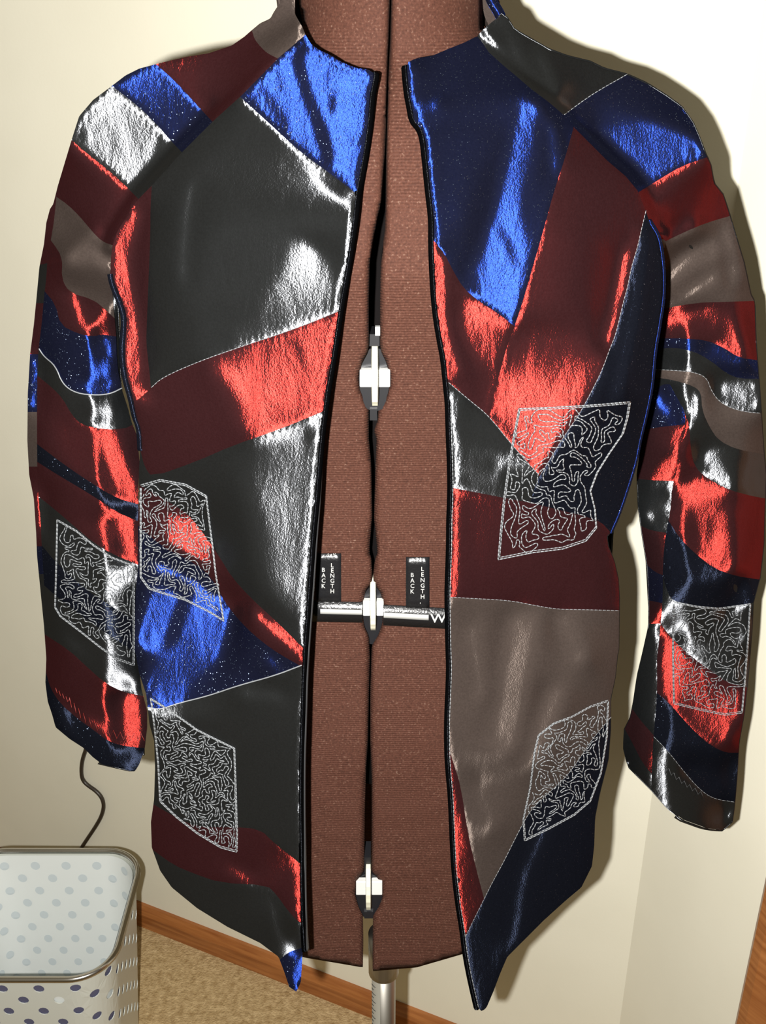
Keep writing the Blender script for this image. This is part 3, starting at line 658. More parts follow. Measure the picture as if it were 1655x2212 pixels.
print('surfaces')
tj = torsoY(GX, GY)
def mk(Yg, out, hi, marg=.24):
    m = blur(fill_poly(out).astype(float), 12); return Surf(Yg, paint(hi), np.clip(m * 1.6, 0, 1), marg)
surfA = mk(tj, outA, hiA); surfB = mk(tj, outB, hiB)
def seam_dist(line):
    d = np.full(GX.shape, 1e9)
    for (x1, y1), (x2, y2) in zip(line[:-1], line[1:]):
        dx, dy = x2 - x1, y2 - y1; t = np.clip(((GX - x1) * dx + (GY - y1) * dy) / (dx * dx + dy * dy), 0, 1)
        d = np.minimum(d, np.hypot(GX - x1 - t * dx, GY - y1 - t * dy))
    return d
def mk_sleeve(Yg, out, hi, panel, raglan):       # the sleeve is sewn to the panel along the raglan seam
    D = seam_dist(raglan); m = np.clip(blur(fill_poly(out).astype(float), 12) * 1.6, 0, 1)
    s = Surf(Yg); k = np.exp(-(D / 95) ** 2); s.w = s.w * (1 - k) + panel.w * k
    d = relief(s.w, paint(hi), m, marg=.24); s.w = s.w + d * (1 - np.exp(-(D / 16) ** 2)); return s
surfC = mk_sleeve(sleeveY(GX, GY, SL, SR), outC, hiC, surfA, raglanA[:10]); surfD = mk_sleeve(sleeveY(GX, GY, DL, DR), outD, hiD, surfB, raglanB[:16])
def backing(parent, edge, surf, cx_of, name, mat='black'):
    q = resample(edge, 14); V = []
    for x, y in q:
        cx = cx_of(y); sx = 1 if x < cx else -1
        f = surf.pt(x + 1.5 * sx, y, -.003); hem = sm((y - 1500) / 60)
        Yb = (YC + .012) * (1 - hem) + (f[1] + .012) * hem
        g_ = atY(x + 10 * sx, y + (6 if y < 300 else 0), max(Yb, f[1] + .004))
        for t in np.linspace(0, 1, 5): V.append(f * (1 - t) + g_ * t)
    m = len(q); Fs = [(i * 5 + k, i * 5 + k + 1, (i + 1) * 5 + k + 1, (i + 1) * 5 + k) for i in range(m - 1) for k in range(4)]
    o = mesh_obj(name, V, Fs, M[mat], parent); o.modifiers.new('thickness', 'SOLIDIFY').thickness = .0012

jacket = empty('jacket', (0, YC, .62), 'open patchwork satin jacket in black, blue, red and taupe worn by the dress form', 'jacket')
def layer(name, out, seams, seeds, surf, label):
    # the lined panel itself, then the patches sewn on it
    holder = bpy.data.objects.new(name, bpy.data.meshes.new(name)); C.objects.link(holder); holder.parent = jacket
    P, fs, _ = cloth(out, seams, seeds, surf, holder, names)
    used, inv = np.unique(fs, return_inverse=True); f = inv.reshape(-1, 3)
    a = surf.pt(P[used, 0], P[used, 1], -.0045) - np.array(jacket.location)
    holder.data.from_pydata([tuple(map(float, q)) for q in a], [], [tuple(map(int, q)) for q in f]); holder.data.update()
    holder.data.materials.append(M['lining']); holder['label'] = label
    holder.data.polygons.foreach_set('use_smooth', [True] * len(holder.data.polygons))
    return holder
print('cloth')
pA = layer('front_panel', outA, seamA, seedA, surfA, 'left-hand front panel with large black and red patches')
pB = layer('front_panel', outB, seamB, seedB, surfB, 'right-hand front panel with large blue, red and taupe patches')
pC = layer('sleeve', outC, seamC, seedC, surfC, 'left-hand sleeve of slanting patches ending in a navy cuff')
pD = layer('sleeve', outD, seamD, seedD, surfD, 'right-hand sleeve of curved stripes ending in a black cuff')

ctrC = lambda y: 700 if y < 200 else float(itp(y, SL) + itp(y, SR)) / 2
ctrD = lambda y: 1000 if y < 200 else float(itp(y, DL) + itp(y, DR)) / 2
i0 = sleeveTopC.index((592,25)); backing(pC, sleeveTopC[i0:], surfC, ctrC, 'sleeve_side')
j0 = outD.index((1083,33)); j1 = outD.index((1412,790)); backing(pD, outD[j0:j1 + 1], surfD, ctrD, 'sleeve_side')
# rolled front edges, armhole pipings and hems
def sub(mb, name, mat, parent, label=None, kind=None): return mb.build(name, M[mat], parent, True, label, kind)
sub(rope([(x + 3, y) for x, y in frontA], surfA, .0028, -.004), 'edge_roll', 'lining', pA)
sub(rope([(x - 3, y) for x, y in frontB], surfB, .0028, -.004), 'edge_roll', 'lining', pB)
sub(rope([(x + 2 + 7 * float(sm((y - 800) / 400)), y) for x, y in frontA[12:]], surfA, .0020, -.006), 'edge_roll', 'edge', pA)
mb = MB(); sew(mb, smooth_line([(x + 7, y) for x, y in frontA[14:]]), surfA, .00045, -.004, 6); sub(mb, 'topstitching', 'thread', pA)
mb = MB(); sew(mb, smooth_line([(x + 1, y) for x, y in frontB[16:]]), surfB, .0004, .0006, 6); sub(mb, 'topstitching', 'thread', pB)
sub(rope(raglanA[11:], surfA, .0022, -.0008), 'piping', 'navy', pA)
sub(rope(raglanB[14:] + [(1414,760),(1409,825),(1402,866),(1392,911),(1382,951),(1374,996),(1357,1051),(1337,1111),(1319,1151)], surfB, .0016, -.001), 'piping', 'blue', pB)
mb = MB(); sew(mb, smooth_line(seamC[7]), surfC, .0006, .0003, None); sub(mb, 'seam_thread', 'thread', pC)
mb = MB(); sew(mb, smooth_line(seamA[7]), surfA, .0006, .0003, None); sub(mb, 'seam_thread', 'thread', pA)
for s_, sf, pr in ((seamA[2], surfA, pA), (seamB[2], surfB, pB), (seamB[3], surfB, pB), (seamD[0], surfD, pD), (seamD[6], surfD, pD), (seamD[15], surfD, pD), (seamB[6], surfB, pB), (seamB[7], surfB, pB)):
    mb = MB(); sew(mb, smooth_line(s_), sf, .00028, .0000, 6); sub(mb, 'seam_thread', 'thread', pr)
# zigzag stitches above the cuffs
def zig(line, surf, amp, period):
    q = resample(smooth_line(line), period / 2); out = []
    for i, p in enumerate(q): out.append((p[0], p[1] + (amp if i % 2 else -amp)))
    mb = MB(); q = np.array(out); mb.tube(surf.pt(q[:, 0], q[:, 1], .0012), .00035, 4); return mb
sub(zig([(150,1515),(180,1550),(210,1570),(240,1585),(275,1592),(312,1592)], surfC, 8, 15), 'zigzag_stitching', 'thread_red', pC)
sub(zig([(1425,1645),(1455,1675),(1490,1700),(1520,1718)], surfD, 5, 14), 'zigzag_stitching', 'edge', pD)
sub(zig([(120,1490),(150,1515)], surfC, 4, 10), 'zigzag_stitching', 'thread_red', pC)

# embroidered lozenges
emb = [
 (pA, surfA, [(303,1048),(346,1036),(401,1046),(446,1071),(454,1136),(460,1181),(467,1242),(484,1342),(451,1322),(401,1297),(351,1282),(321,1272),(303,1247)], 7.0, 0.00043),
 (pA, surfA, [(325,1508),(361,1530),(426,1576),(466,1596),(507,1616),(510,1701),(513,1801),(512,1841),(476,1831),(426,1801),(381,1766),(345,1731),(341,1651),(333,1570)], 5.8, 0.00044),
 (pC, surfC, [(123,1122),(165,1146),(201,1176),(241,1203),(290,1222),(290,1438),(251,1424),(216,1399),(176,1367),(130,1332),(118,1312),(120,1252)], 7.0, 0.00043),
 (pB, surfB, [(1121,883),(1196,880),(1266,876),(1306,873),(1362,868),(1357,901),(1347,936),(1316,981),(1291,1021),(1276,1061),(1286,1101),(1289,1141),(1266,1169),(1216,1186),(1151,1194),(1076,1209),(1081,1151),(1088,1081),(1098,1011),(1108,951)], 9.5, 0.00043),
 (pB, surfB, [(1315,1512),(1276,1525),(1236,1547),(1196,1562),(1163,1588),(1154,1626),(1145,1701),(1130,1771),(1133,1817),(1186,1791),(1241,1761),(1276,1731),(1299,1671),(1312,1591)], 7.0, 0.00041),
 (pD, surfD, [(1455,1299),(1502,1309),(1552,1314),(1622,1304),(1616,1400),(1610,1475),(1604,1540),(1567,1545),(1517,1535),(1455,1520),(1453,1400)], 7.8, 0.00041)]
print('embroidery')
for i, (pr, sf, poly, st, r) in enumerate(emb):
    mb = meander(poly, st, sf, r, .0013, seed=11 + i)
    q = np.array(poly + poly[:1], float); sew(mb, q, sf, r * 1.25, .0013, 6)
    c = q.mean(0); q2 = c + (q - c) * .975; sew(mb, q2, sf, r, .0013, 6)
    sub(mb, 'embroidery', 'thread', pr, 'silver meandering stitches in an outlined lozenge', 'stuff')

# sleeve tubes, back and collar
def tube_sleeve(parent, lt, rt, surf, y0, botl, botr, xs):
    V = []; n = 28; rows = 46
    for j in range(rows + 1):
        for k in range(n):
            a = 2 * math.pi * k / n; cx = math.cos(a)
            bot = botl + (botr - botl) * (cx * .5 + .5)
            py = y0 + (bot - y0) * j / rows
            l = float(itp(py, lt)); r = float(itp(py, rt)); c = (l + r) / 2; h = (r - l) / 2 * .90
            px = c + h * cx; z = YC / (CP + (HH / 2 - py) / F * SP); R = h / F * z * .95
            if math.sin(a) >= 0:
                yf = float(torsoY(px, py)); V.append(atY(px, py, YC + .004 + R * math.sin(a)))
            else: V.append(surf.pt(px, py, -.008 - .02 * (1 + math.sin(a)) * 0))
    Fs = [(j * n + k, j * n + (k + 1) % n, (j + 1) * n + (k + 1) % n, (j + 1) * n + k) for j in range(rows) for k in range(n)]
    o = mesh_obj('sleeve_back', V, Fs, M['black'], parent)
    md = o.modifiers.new('thickness', 'SOLIDIFY'); md.thickness = .0015
tube_sleeve(pC, SL, SR, surfC, 360, 1510, 1632, None)
tube_sleeve(pD, DL, DR, surfD, 440, 1590, 1762, None)
hwB = [(85, 200), (120, 360), (180, 545), (250, 615), (330, 655), (420, 600), (480, 560), (620, 560), (760, 545), (900, 515), (1050, 510), (1200, 500), (1400, 500), (1600, 480), (1800, 460), (1900, 440)]
V = []; rows = np.linspace(85, 1880, 80); n = 41
for py in rows:
    hw = float(itp(py, hwB)) * .985; q = max(0, py - 60)
    bb = float(itp(q, [(0, .012), (150, .07), (350, .10), (600, .095), (1000, .07), (1300, .085), (1800, .10)]))
    for k in range(n):
        t = -1 + 2 * k / (n - 1); px = 830 + hw * t
        V.append(atY(px, py, YC + .002 + bb * (1 - abs(t) ** 2.6) ** (1 / 2.6)))
Fs = [(j * n + k, j * n + k + 1, (j + 1) * n + k + 1, (j + 1) * n + k) for j in range(len(rows) - 1) for k in range(n - 1)]
o = mesh_obj('back_panel', V, Fs, M['black'], jacket, True, 'plain dark back of the jacket')
o.modifiers.new('thickness', 'SOLIDIFY').thickness = .002
# sides running from the front panels back to the back panel
for edge, sx in ((raglanA[12:] + lowA[1:15], 1), (raglanB[15:] + outB[outB.index((1414,760)):outB.index((1286,1761)) + 1], -1)):
    q = resample(edge, 14); s_f = surfA if sx > 0 else surfB; V = []
    for x, y in q:
        f = s_f.pt(x + 3 * sx, y, -.003); g_ = atY(x + 8 * sx, y, YC + .004)
        for t in np.linspace(0, 1, 5): V.append(f * (1 - t) + g_ * t)
    m = len(q); Fs = [(i * 5 + k, i * 5 + k + 1, (i + 1) * 5 + k + 1, (i + 1) * 5 + k) for i in range(m - 1) for k in range(4)]
    o = mesh_obj('side_panel', V, Fs, M['black'], jacket); o.modifiers.new('thickness', 'SOLIDIFY').thickness = .0015
# standing collar round the back of the neck
V = []; n = 30
for j in range(7):
    for k in range(n):
        a = math.pi * (k / (n - 1)); rx = .0735 + .004 * j / 6; ry = .062
        p = atY(828, 40, YC)[2] - .012 + j * .0085
        V.append((.0035 + rx * math.cos(a), YC - .004 + ry * math.sin(a), p + .010 * math.sin(a)))
Fs = [(j * n + k, j * n + k + 1, (j + 1) * n + k + 1, (j + 1) * n + k) for j in range(6) for k in range(n - 1)]
o = mesh_obj('collar', V, Fs, M['taupe'], jacket, True, 'standing collar with taupe lining')
o.modifiers.new('thickness', 'SOLIDIFY').thickness = .003
mb = MB(); mb.tube(V[6 * n:7 * n], .0028, 8); mb.build('collar_binding', M['blue'], o, True, 'blue satin edge of the collar')

def prism(pts, Y, th, name, mat, parent, label=None):
    f = [atY(x, y, Y) for x, y in pts]; g_ = [p + np.array((0, th, 0)) for p in f]; m = len(f)
    return mesh_obj(name, f + g_, [tuple(range(m))[::-1], tuple(range(m, 2 * m))] + [(i, (i + 1) % m, m + (i + 1) % m, m + i) for i in range(m)], M[mat], parent, False, label)
prism([(1041,-30),(1043,8),(1047,32),(1057,56),(1072,44),(1064,20),(1056,0),(1052,-30)], YC - .012, .004, 'collar_end', 'taupe', o, 'taupe inside of the collar end')
mb = MB(); q = resample(smooth_line([(1052,-40),(1058,-5),(1068,12),(1078,28),(1082,38)]), 6)
mb.tube(atY(q[:, 0], q[:, 1], YC - .012), .0036, 8); mb.build('collar_binding', M['blue'], o, True)

# ------------------------------------------------------------------ dress form
print('form')
form = empty('dress_form', (0, YC, 0), 'adjustable brown jersey dress form on a metal pole under the jacket', 'dress form')
sf = Surf(torsoY(GX, GY, False) + .004)
# neck: a round column that flows into the shoulders
zn = lambda py: YC / (CP + (HH / 2 - py) / F * SP)
neck_hw = itp(GY, [(-300, 180), (-60, 192), (0, 200), (60, 202), (110, 235), (200, 420), (300, 600)])
tn = np.clip(np.abs(GX - 845) / neck_hw, 0, .985)
Yn = YC - .060 * np.sqrt(1 - tn ** 2)
wn = sm((GY - 40) / 160)
Yf = Yn * (1 - wn) + (torsoY(GX, GY, False) + .004) * wn
Yf = Yf + .022 * sm((np.abs(GX - 840) - 150) / 160) * wn
sf = Surf(Yf)
gapL = [(843,-120),(843,0),(841,80),(838,150),(835,230),(832,330),(825,430),(810,500),(799,570),(797,650),(797,745),(795,760),(782,785),(775,815),(777,840),(787,865),(797,885),(797,950),(803,1010),(805,1120),(801,1150),(798,1190),(803,1210),(805,1240),(803,1262),(790,1275),(785,1300),(784,1335),(788,1355),(797,1375),(799,1420),(797,1500),(795,1600),(790,1680),(788,1760),(787,1850),(785,1885),(772,1900),(767,1930),(774,1958),(784,1978),(785,2030),(784,2090)]
gapR = [(845,-120),(845,0),(843,80),(840,150),(837,230),(834,330),(833,430),(831,500),(822,570),(821,650),(821,745),(824,762),(833,780),(839,800),(843,825),(838,850),(830,870),(818,885),(815,910),(808,930),(813,950),(811,1010),(808,1120),(815,1190),(809,1215),(806,1245),(808,1262),(822,1280),(828,1305),(826,1345),(818,1370),(803,1395),(802,1420),(800,1500),(800,1600),(803,1680),(803,1760),(803,1850),(803,1885),(815,1895),(824,1915),(826,1940),(818,1960),(806,1978),(805,2030),(805,2098)]
hl = [(0, 640), (60, 655), (120, 560), (200, 420), (300, 300), (450, 290), (700, 320), (900, 370), (1150, 385), (1400, 380), (1700, 395), (1950, 415), (2015, 425)]
polyL = gapL + [(655,2068),(610,2050),(560,2022),(520,1992),(490,1950),(470,1890)] + [(x, y) for y, x in hl[::-1] if y <= 1750 and y > 0] + [(645,0),(655,-120)]
hr = [(60, 1043), (120, 1110), (200, 1240), (300, 1370), (450, 1380), (700, 1350), (900, 1300), (1150, 1285), (1400, 1290), (1700, 1270), (1950, 1250)]
polyR = gapR + [(900,2090),(1010,2058),(1060,2035),(1105,2000),(1140,1955),(1160,1890)] + [(x, y) for y, x in hr[::-1] if y <= 1750] + [(1043,0),(1033,-120)]
inner = None
for poly, lb in ((polyL, 'left front half of the padded torso'), (polyR, 'right front half of the padded torso')):
    P, fs, _ = cloth(poly, [], [], sf, form, names, step=11) if False else (None, None, None)
    ol = resample(poly, 8, True); xx, yy = np.meshgrid(np.arange(ol[:, 0].min(), ol[:, 0].max(), 11), np.arange(ol[:, 1].min(), ol[:, 1].max(), 11))
    pl = [tuple(p) for p in ol]; ins = fill_poly(pl, xx, yy); g = np.stack([xx[ins], yy[ins]], 1)
    dd = np.sqrt(((g[:, None] - ol[None]) ** 2).sum(-1).min(1)); g = g[dd > 6]
    Vv = [Vector(p) for p in list(map(tuple, ol)) + list(map(tuple, g))]; m = len(ol)
    vo, eo, fo_, *_ = delaunay_2d_cdt(Vv, [(i, (i + 1) % m) for i in range(m)], [], 1, 1e-4)
    P = np.array([(v.x, v.y) for v in vo]); dd = np.sqrt(((P[:, None] - ol[None]) ** 2).sum(-1).min(1))
    # rounded padded edges; thread line of the bust and waist seams
    off = -.004 * (1 - np.clip(dd / 14, 0, 1)) ** 2
    off = off - .0012 * np.exp(-((P[:, 1] - (1196 + .00008 * (P[:, 0] - 800) ** 2)) / 4.0) ** 2)
    a = sf.pt(P[:, 0], P[:, 1], off)
    fsn = [tuple(f) for f in fo_]
    f0 = fsn[0]; nz = np.cross(a[f0[1]] - a[f0[0]], a[f0[2]] - a[f0[0]])
    if nz @ (a[f0[0]] - np.array([0, 0, HC])) > 0: fsn = [f[::-1] for f in fsn]
    o = mesh_obj('torso_half', a, fsn, M['jersey'], form, True, lb)
    md = o.modifiers.new('thickness', 'SOLIDIFY'); md.thickness = .006; md.offset = -1
# back shell, open at the bottom
for sgn in (-1, 1):
    V = []; rows = np.linspace(-120, 1900, 60); n = 18
    for py in rows:
        hw = float(itp(py, [(-120, 185), (60, 205), (120, 300), (200, 420), (300, 530), (450, 550), (700, 520), (900, 470), (1150, 450), (1400, 440), (1900, 330)])) * .99
        bb = float(itp(py, [(-120, .055), (60, .06), (200, .075), (450, .088), (900, .07), (1150, .058), (1400, .066), (1900, .08)]))
        for k in range(n):
            t = .012 + .988 * k / (n - 1); V.append(atY(838 + sgn * hw * t, py, YC + .001 + bb * (1 - t ** 2.5) ** .4))
    Fs = [(j * n + k, j * n + k + 1, (j + 1) * n + k + 1, (j + 1) * n + k) for j in range(len(rows) - 1) for k in range(n - 1)]
    o = mesh_obj('torso_half', V, Fs, M['jersey'], form, True, 'rear half of the padded torso')
    o.modifiers.new('thickness', 'SOLIDIFY').thickness = .004
# near-black core puts the dark of the hollow form behind the front gap
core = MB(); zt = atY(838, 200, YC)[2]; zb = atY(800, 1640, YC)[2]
core.tube([(.002, YC, zb), (.002, YC, zt)], .038, 20); core.build('hollow_dark_core', M['hollow'], form, True)
ck = MB(); zt2 = atY(844, -120, YC)[2] - .006
cap = []; 
for j in range(6):
    ph = j / 5 * math.pi / 2
    cap.append([(.006 + .060 * math.cos(ph) * math.cos(a), YC + .058 * math.cos(ph) * math.sin(a), zt2 + .022 * math.sin(ph)) for a in np.arange(24) * 2 * math.pi / 24])
ck.add([p for r in cap for p in r], [(j * 24 + k, j * 24 + (k + 1) % 24, (j + 1) * 24 + (k + 1) % 24, (j + 1) * 24 + k) for j in range(5) for k in range(24)])
ck.build('neck_cap', M['jersey'], form)
# adjusting wheels in the gap
def dial(cx, y0, y1, wy0, wy1, by0, by1, bl, br, brk=None, wx=None):
    cy = (by0 + by1) / 2; c = sf.pt(cx, cy); Yp = float(sf.pt(cx, cy)[1])
    # black back plate
    ax = np.linspace(0, 2 * math.pi, 33)[:-1]
    P = [(cx + (br - bl) / 2 * 1.06 * (abs(math.cos(a)) ** .8) * np.sign(math.cos(a)), (y0 + y1) / 2 + (y1 - y0) / 2 * math.sin(a)) for a in ax]
    f = [atY(x, y, Yp + .006) for x, y in P]; b = [np.array(p) + (0, .004, 0) for p in f]
    nn = len(P)
    hub = mesh_obj('adjusting_dial', f + b, [tuple(range(nn))[::-1], tuple(range(nn, 2 * nn))] + [(i, (i + 1) % nn, nn + (i + 1) % nn, nn + i) for i in range(nn)], M['blackplastic'], form, False, 'black bracket of an adjusting dial')
    if brk:
        for (a0, a1, b0, b1) in brk:
            q = MB(); pts = [atY(a0, b0, Yp + .004), atY(a1, b0, Yp + .004), atY(a1, b1, Yp + .004), atY(a0, b1, Yp + .004)]
            q.add(pts + [p + np.array((0, .02, 0)) for p in pts], [(0, 3, 2, 1), (4, 5, 6, 7), (0, 1, 5, 4), (1, 2, 6, 5), (2, 3, 7, 6), (3, 0, 4, 7)]); q.build('slide_end', M['blackplastic'], hub, False)
    for x0, x1 in ((bl, cx - 5), (cx + 5, br)):
        q = MB(); pts = [atY(x0 + 2, by0, Yp + .001), atY(x1, by0, Yp - .001), atY(x1, by1, Yp - .001), atY(x0 + 2, by1, Yp + .001)]
        q.add(pts + [p + np.array((0, .006, 0)) for p in pts], [(0, 3, 2, 1), (4, 5, 6, 7), (0, 1, 5, 4), (1, 2, 6, 5), (2, 3, 7, 6), (3, 0, 4, 7)])
        o = q.build('scale_block', M['white'], hub, False); bv = o.modifiers.new('bevel', 'BEVEL'); bv.width = .0008; bv.segments = 2
    t = atY(cx, wy0, Yp); u = atY(cx, wy1, Yp); R = (t[2] - u[2]) / 2; zc = (t[2] + u[2]) / 2
    q = MB(); nn = 40; V = []
    th = .0024 if wx is None else wx
    for s in (-1, 1):
        for rr in (1, .9):
            for k in range(nn):
                a = 2 * math.pi * k / nn; r2 = R * rr * (1 + (.02 if k % 2 and rr == 1 else 0)); V.append((c[0] + s * th * (1 if rr < 1 else .8), Yp + .010 + r2 * math.sin(a) * .8, zc + r2 * math.cos(a)))
    Fs = []
    for k in range(nn):
        k2 = (k + 1) % nn
        Fs += [(k, k2, nn + k2, nn + k), (2 * nn + k, 3 * nn + k, 3 * nn + k2, 2 * nn + k2), (k, 2 * nn + k, 2 * nn + k2, k2)]
    Fs += [tuple(range(nn, 2 * nn)), tuple(range(3 * nn, 4 * nn))[::-1]]
    q.add(V, Fs); q.build('thumb_wheel', M['cream'], hub, False)
dial(810, 752, 888, 748, 884, 799, 837, 775, 843, brk=[(798,820,722,748),(799,815,884,908)])
dial(806, 1268, 1392, 1258, 1368, 1299, 1331, 782, 829)
dial(796, 1888, 1982, 1872, 1968, 1905, 1934, 767, 826, brk=[(787,801,1852,1885),(787,806,1970,1984)])
mb = MB(); mb.box(tuple(atY(817, 714, float(sf.pt(817, 714)[1]) + .012)), (.004, .004, .006)); mb.build('slide_pin', M['white'], form, False)
# black waist tape with its white bars, and the length labels
def strip(x0, x1, yc_, h, off, name, mat, parent, nx=16, smooth=True, label=None):
    xs = np.linspace(x0, x1, nx); V = []
    for x in xs:
        y = yc_(x)
        for dy in (-h / 2, h / 2): V.append(sf.pt(x, y + dy, off))
    k = len(V); Vb = [v + np.array((0, .0008, 0)) for v in V]
    Fs = []
    for i in range(nx - 1): a = 2 * i; Fs += [(a, a + 1, a + 3, a + 2), (k + a, k + a + 2, k + a + 3, k + a + 1), (a, a + 2, k + a + 2, k + a), (a + 1, k + a + 1, k + a + 3, a + 3)]
    return mesh_obj(name, V + Vb, Fs, M[mat], parent, smooth, label)
wl = lambda x: 1321 + .025 * (x - 690); wr = lambda x: 1329 + .055 * (x - 828)
for (a, b, fn) in ((520, 783, wl), (828, 1150, wr)):
    tp = strip(a, b, fn, 44, .0012, 'waist_tape', 'tape', form, 30)
    if a == 520: strip(692, 782, fn, 10, .0024, 'white_bar', 'print', tp)
    else: strip(829, 926, fn, 11, .0024, 'white_bar', 'print', tp)
def glyphs(parent, chars, surfp, size_px, mat, squash=1.0):
    """small printed capitals, each a flat letter wrapped on the form"""
    for ch, cx, cy, hpx in chars:
        cu = bpy.data.curves.new('letter', 'FONT'); cu.body = ch; cu.size = 1.0; cu.align_x = 'CENTER'; cu.align_y = 'CENTER'; cu.resolution_u = 2
        cu.offset = .012
        ob = bpy.data.objects.new('letter', cu); C.objects.link(ob)
        dg = bpy.context.evaluated_depsgraph_get(); me = bpy.data.meshes.new_from_object(ob.evaluated_get(dg)); bpy.data.objects.remove(ob)
        co = np.array([v.co for v in me.vertices]); s = hpx / .70
        cc = (co[:, :2].max(0) + co[:, :2].min(0)) / 2
        V = surfp.pt(cx + (co[:, 0] - cc[0]) * s * squash, cy - (co[:, 1] - cc[1]) * s, .0022)
        mesh_obj('letter', V, [tuple(p.vertices) for p in me.polygons], M[mat], parent, False)
def lab(x0, x1, y0, y1, lb):
    V = []; n = 6
    for j in range(7):
        for i in range(n): V.append(sf.pt(x0 + (x1 - x0) * i / (n - 1), y0 + (y1 - y0) * j / 6, .0012))
    Fs = [(j * n + i, (j + 1) * n + i, (j + 1) * n + i + 1, j * n + i + 1) for j in range(6) for i in range(n - 1)]
    o = mesh_obj('length_label', V, Fs, M['tape'], form, True, lb); md = o.modifiers.new('thickness', 'SOLIDIFY'); md.thickness = .0006; return o
l1 = lab(684, 737, 1196, 1301, 'black label at left reading BACK LENGTH')
glyphs(l1, [('1', 709, 1199, 7), ('4', 715, 1200, 7), ('½', 723, 1199, 7)] + [(c, 699, 1231 + 11.6 * i, 9) for i, c in enumerate('BACK')] + [(c, 718, 1221 + 11.2 * i, 9) for i, c in enumerate('LENGTH')], sf, 9, 'print')
l2 = lab(877, 928, 1204, 1314, 'black label at right reading BACK LENGTH')
glyphs(l2, [('3', 901, 1208, 7), ('1', 908, 1208, 7)] + [(c, 891, 1242 + 11.8 * i, 9) for i, c in enumerate('BACK')] + [(c, 913, 1229 + 12 * i, 9) for i, c in enumerate('LENGTH')] + [("'", 908, 1303, 8)], sf, 9, 'print')
class ShiftSurf:
    def pt(s, a, b, off=0.0): return sf.pt(a, b, .0026)
glyphs(form, [('W', 947, wr(947), 19)], ShiftSurf(), 19, 'print', 1.2)
# pole, height rule and foot
pz = atY(829, 2090, YC)[2] - .01
P0 = atY(829, 2150, YC - .0); px_ = float(P0[0])
mb = MB(); mb.tube([(px_, YC, .06), (px_, YC, pz + .02)], .0128, 28); pole = mb.build('pole', M['steel'], form)
mb = MB(); mb.tube([(px_, YC, pz + .004), (px_, YC, pz + .06)], .016, 28); mb.build('pole_collar', M['steel'], form)
V = []
zt = float(atY(812, 2118, YC - .012)[2])
for z in (.08, zt):
    for a in np.linspace(-2.75, -1.85, 8): V.append((px_ + .0137 * math.cos(a), YC + .0137 * math.sin(a), z - (.003 if z > .1 and (a < -2.6 or a > -2.0) else 0)))
rule = mesh_obj('height_rule', V, [(i, i + 1, 9 + i, 8 + i) for i in range(7)], M['rule'], form, True, 'pale measuring strip on the pole')
mb = MB()
for i in range(40):
    z = zt - .012 - i * .006
    for a, b in ((-2.7, -2.45) if i % 2 else (-2.7, -2.25),):
        q = [(px_ + .0140 * math.cos(t), YC + .0140 * math.sin(t), z) for t in np.linspace(a, b, 4)]; mb.tube(q, .0003, 4)
mb.build('rule_marks', M['blackplastic'], form, False, None, 'stuff')
for k in range(4):
    a = math.pi / 4 + k * math.pi / 2; mb = MB()
    mb.tube([(px_ + r * math.cos(a), YC + r * math.sin(a), z) for r, z in ((.008, .10), (.06, .075), (.16, .035), (.24, .012))], [.010, .010, .009, .011], 10)
    mb.build('leg', M['steel'], form)

# ------------------------------------------------------------------ perforated waste bin
print('bin')
BX, BY, BZ = -.472, 1.060, .300
bin_ = empty('waste_bin', (BX, BY, 0), 'white perforated metal waste bin with a chrome rim against the wall', 'bin')
def prof(f):      # half sizes at height fraction
    return (.100 + .024 * f, .088 + .022 * f)
def outline_at(h0, h1, rc, n=40):
    P = []
    for qx, qy, a0 in ((1, 1, 0), (-1, 1, 90), (-1, -1, 180), (1, -1, 270)):
        for k in range(n):
            a = math.radians(a0 + 90 * k / (n - 1)); P.append((qx * (h0 - rc) + rc * math.cos(a), qy * (h1 - rc) + rc * math.sin(a)))
    P.append(P[0]); return np.array(P)
RC = .052
rimp = outline_at(*prof(1), RC); L = np.r_[0, np.cumsum(np.hypot(*np.diff(rimp, axis=0).T))]; PER = L[-1]
def wallpt(u, z, inset=0.0):    # u along the perimeter at the rim, z height
    u = np.asarray(u, float); z = np.broadcast_to(np.asarray(z, float), u.shape)
    x = np.interp(np.mod(u, PER), L, rimp[:, 0]); y = np.interp(np.mod(u, PER), L, rimp[:, 1])
    h0, h1 = prof(z / BZ); r0, r1 = prof(1)
    return np.stack([BX + x * (h0 - inset) / r0, BY + y * (h1 - inset) / r1, z], -1)
NH = 18; pitch = PER / NH; rows_ = int((BZ - .02) / .0225); holes = []
for j in range(rows_):
    z = BZ - .019 - j * .0225
    for i in range(NH): holes.append(((i + .5 * (j % 2)) * pitch, z))
holes = [(u, z) for u, z in holes if z > .03]
rh = .0072
V2 = []; E2 = []
def loop2(pts):
    s = len(V2); V2.extend(pts); n = len(pts); E2.extend((s + i, s + (i + 1) % n) for i in range(n))
loop2([(u, .005) for u in np.linspace(-rh * 1.2, PER - rh * 1.2, 120)] + [(u, BZ) for u in np.linspace(PER - rh * 1.2, -rh * 1.2, 120)])
for z in np.arange(.02, BZ - .004, .02): V2.extend([(u, z + 1e-5) for u in np.linspace(0, PER - rh * 2, 130) if all((u - h[0]) ** 2 + (z - h[1]) ** 2 > (rh * 1.3) ** 2 for h in holes)])
for u, z in holes: loop2([(u + rh * math.cos(a), z + rh * math.sin(a)) for a in np.arange(12) * math.pi / 6])
vo, eo, fo_, *_ = delaunay_2d_cdt([Vector(v) for v in V2], E2, [], 0, 1e-6)
P = np.array([(v.x, v.y) for v in vo]); Fc = np.array(fo_); cen = P[Fc].mean(1)
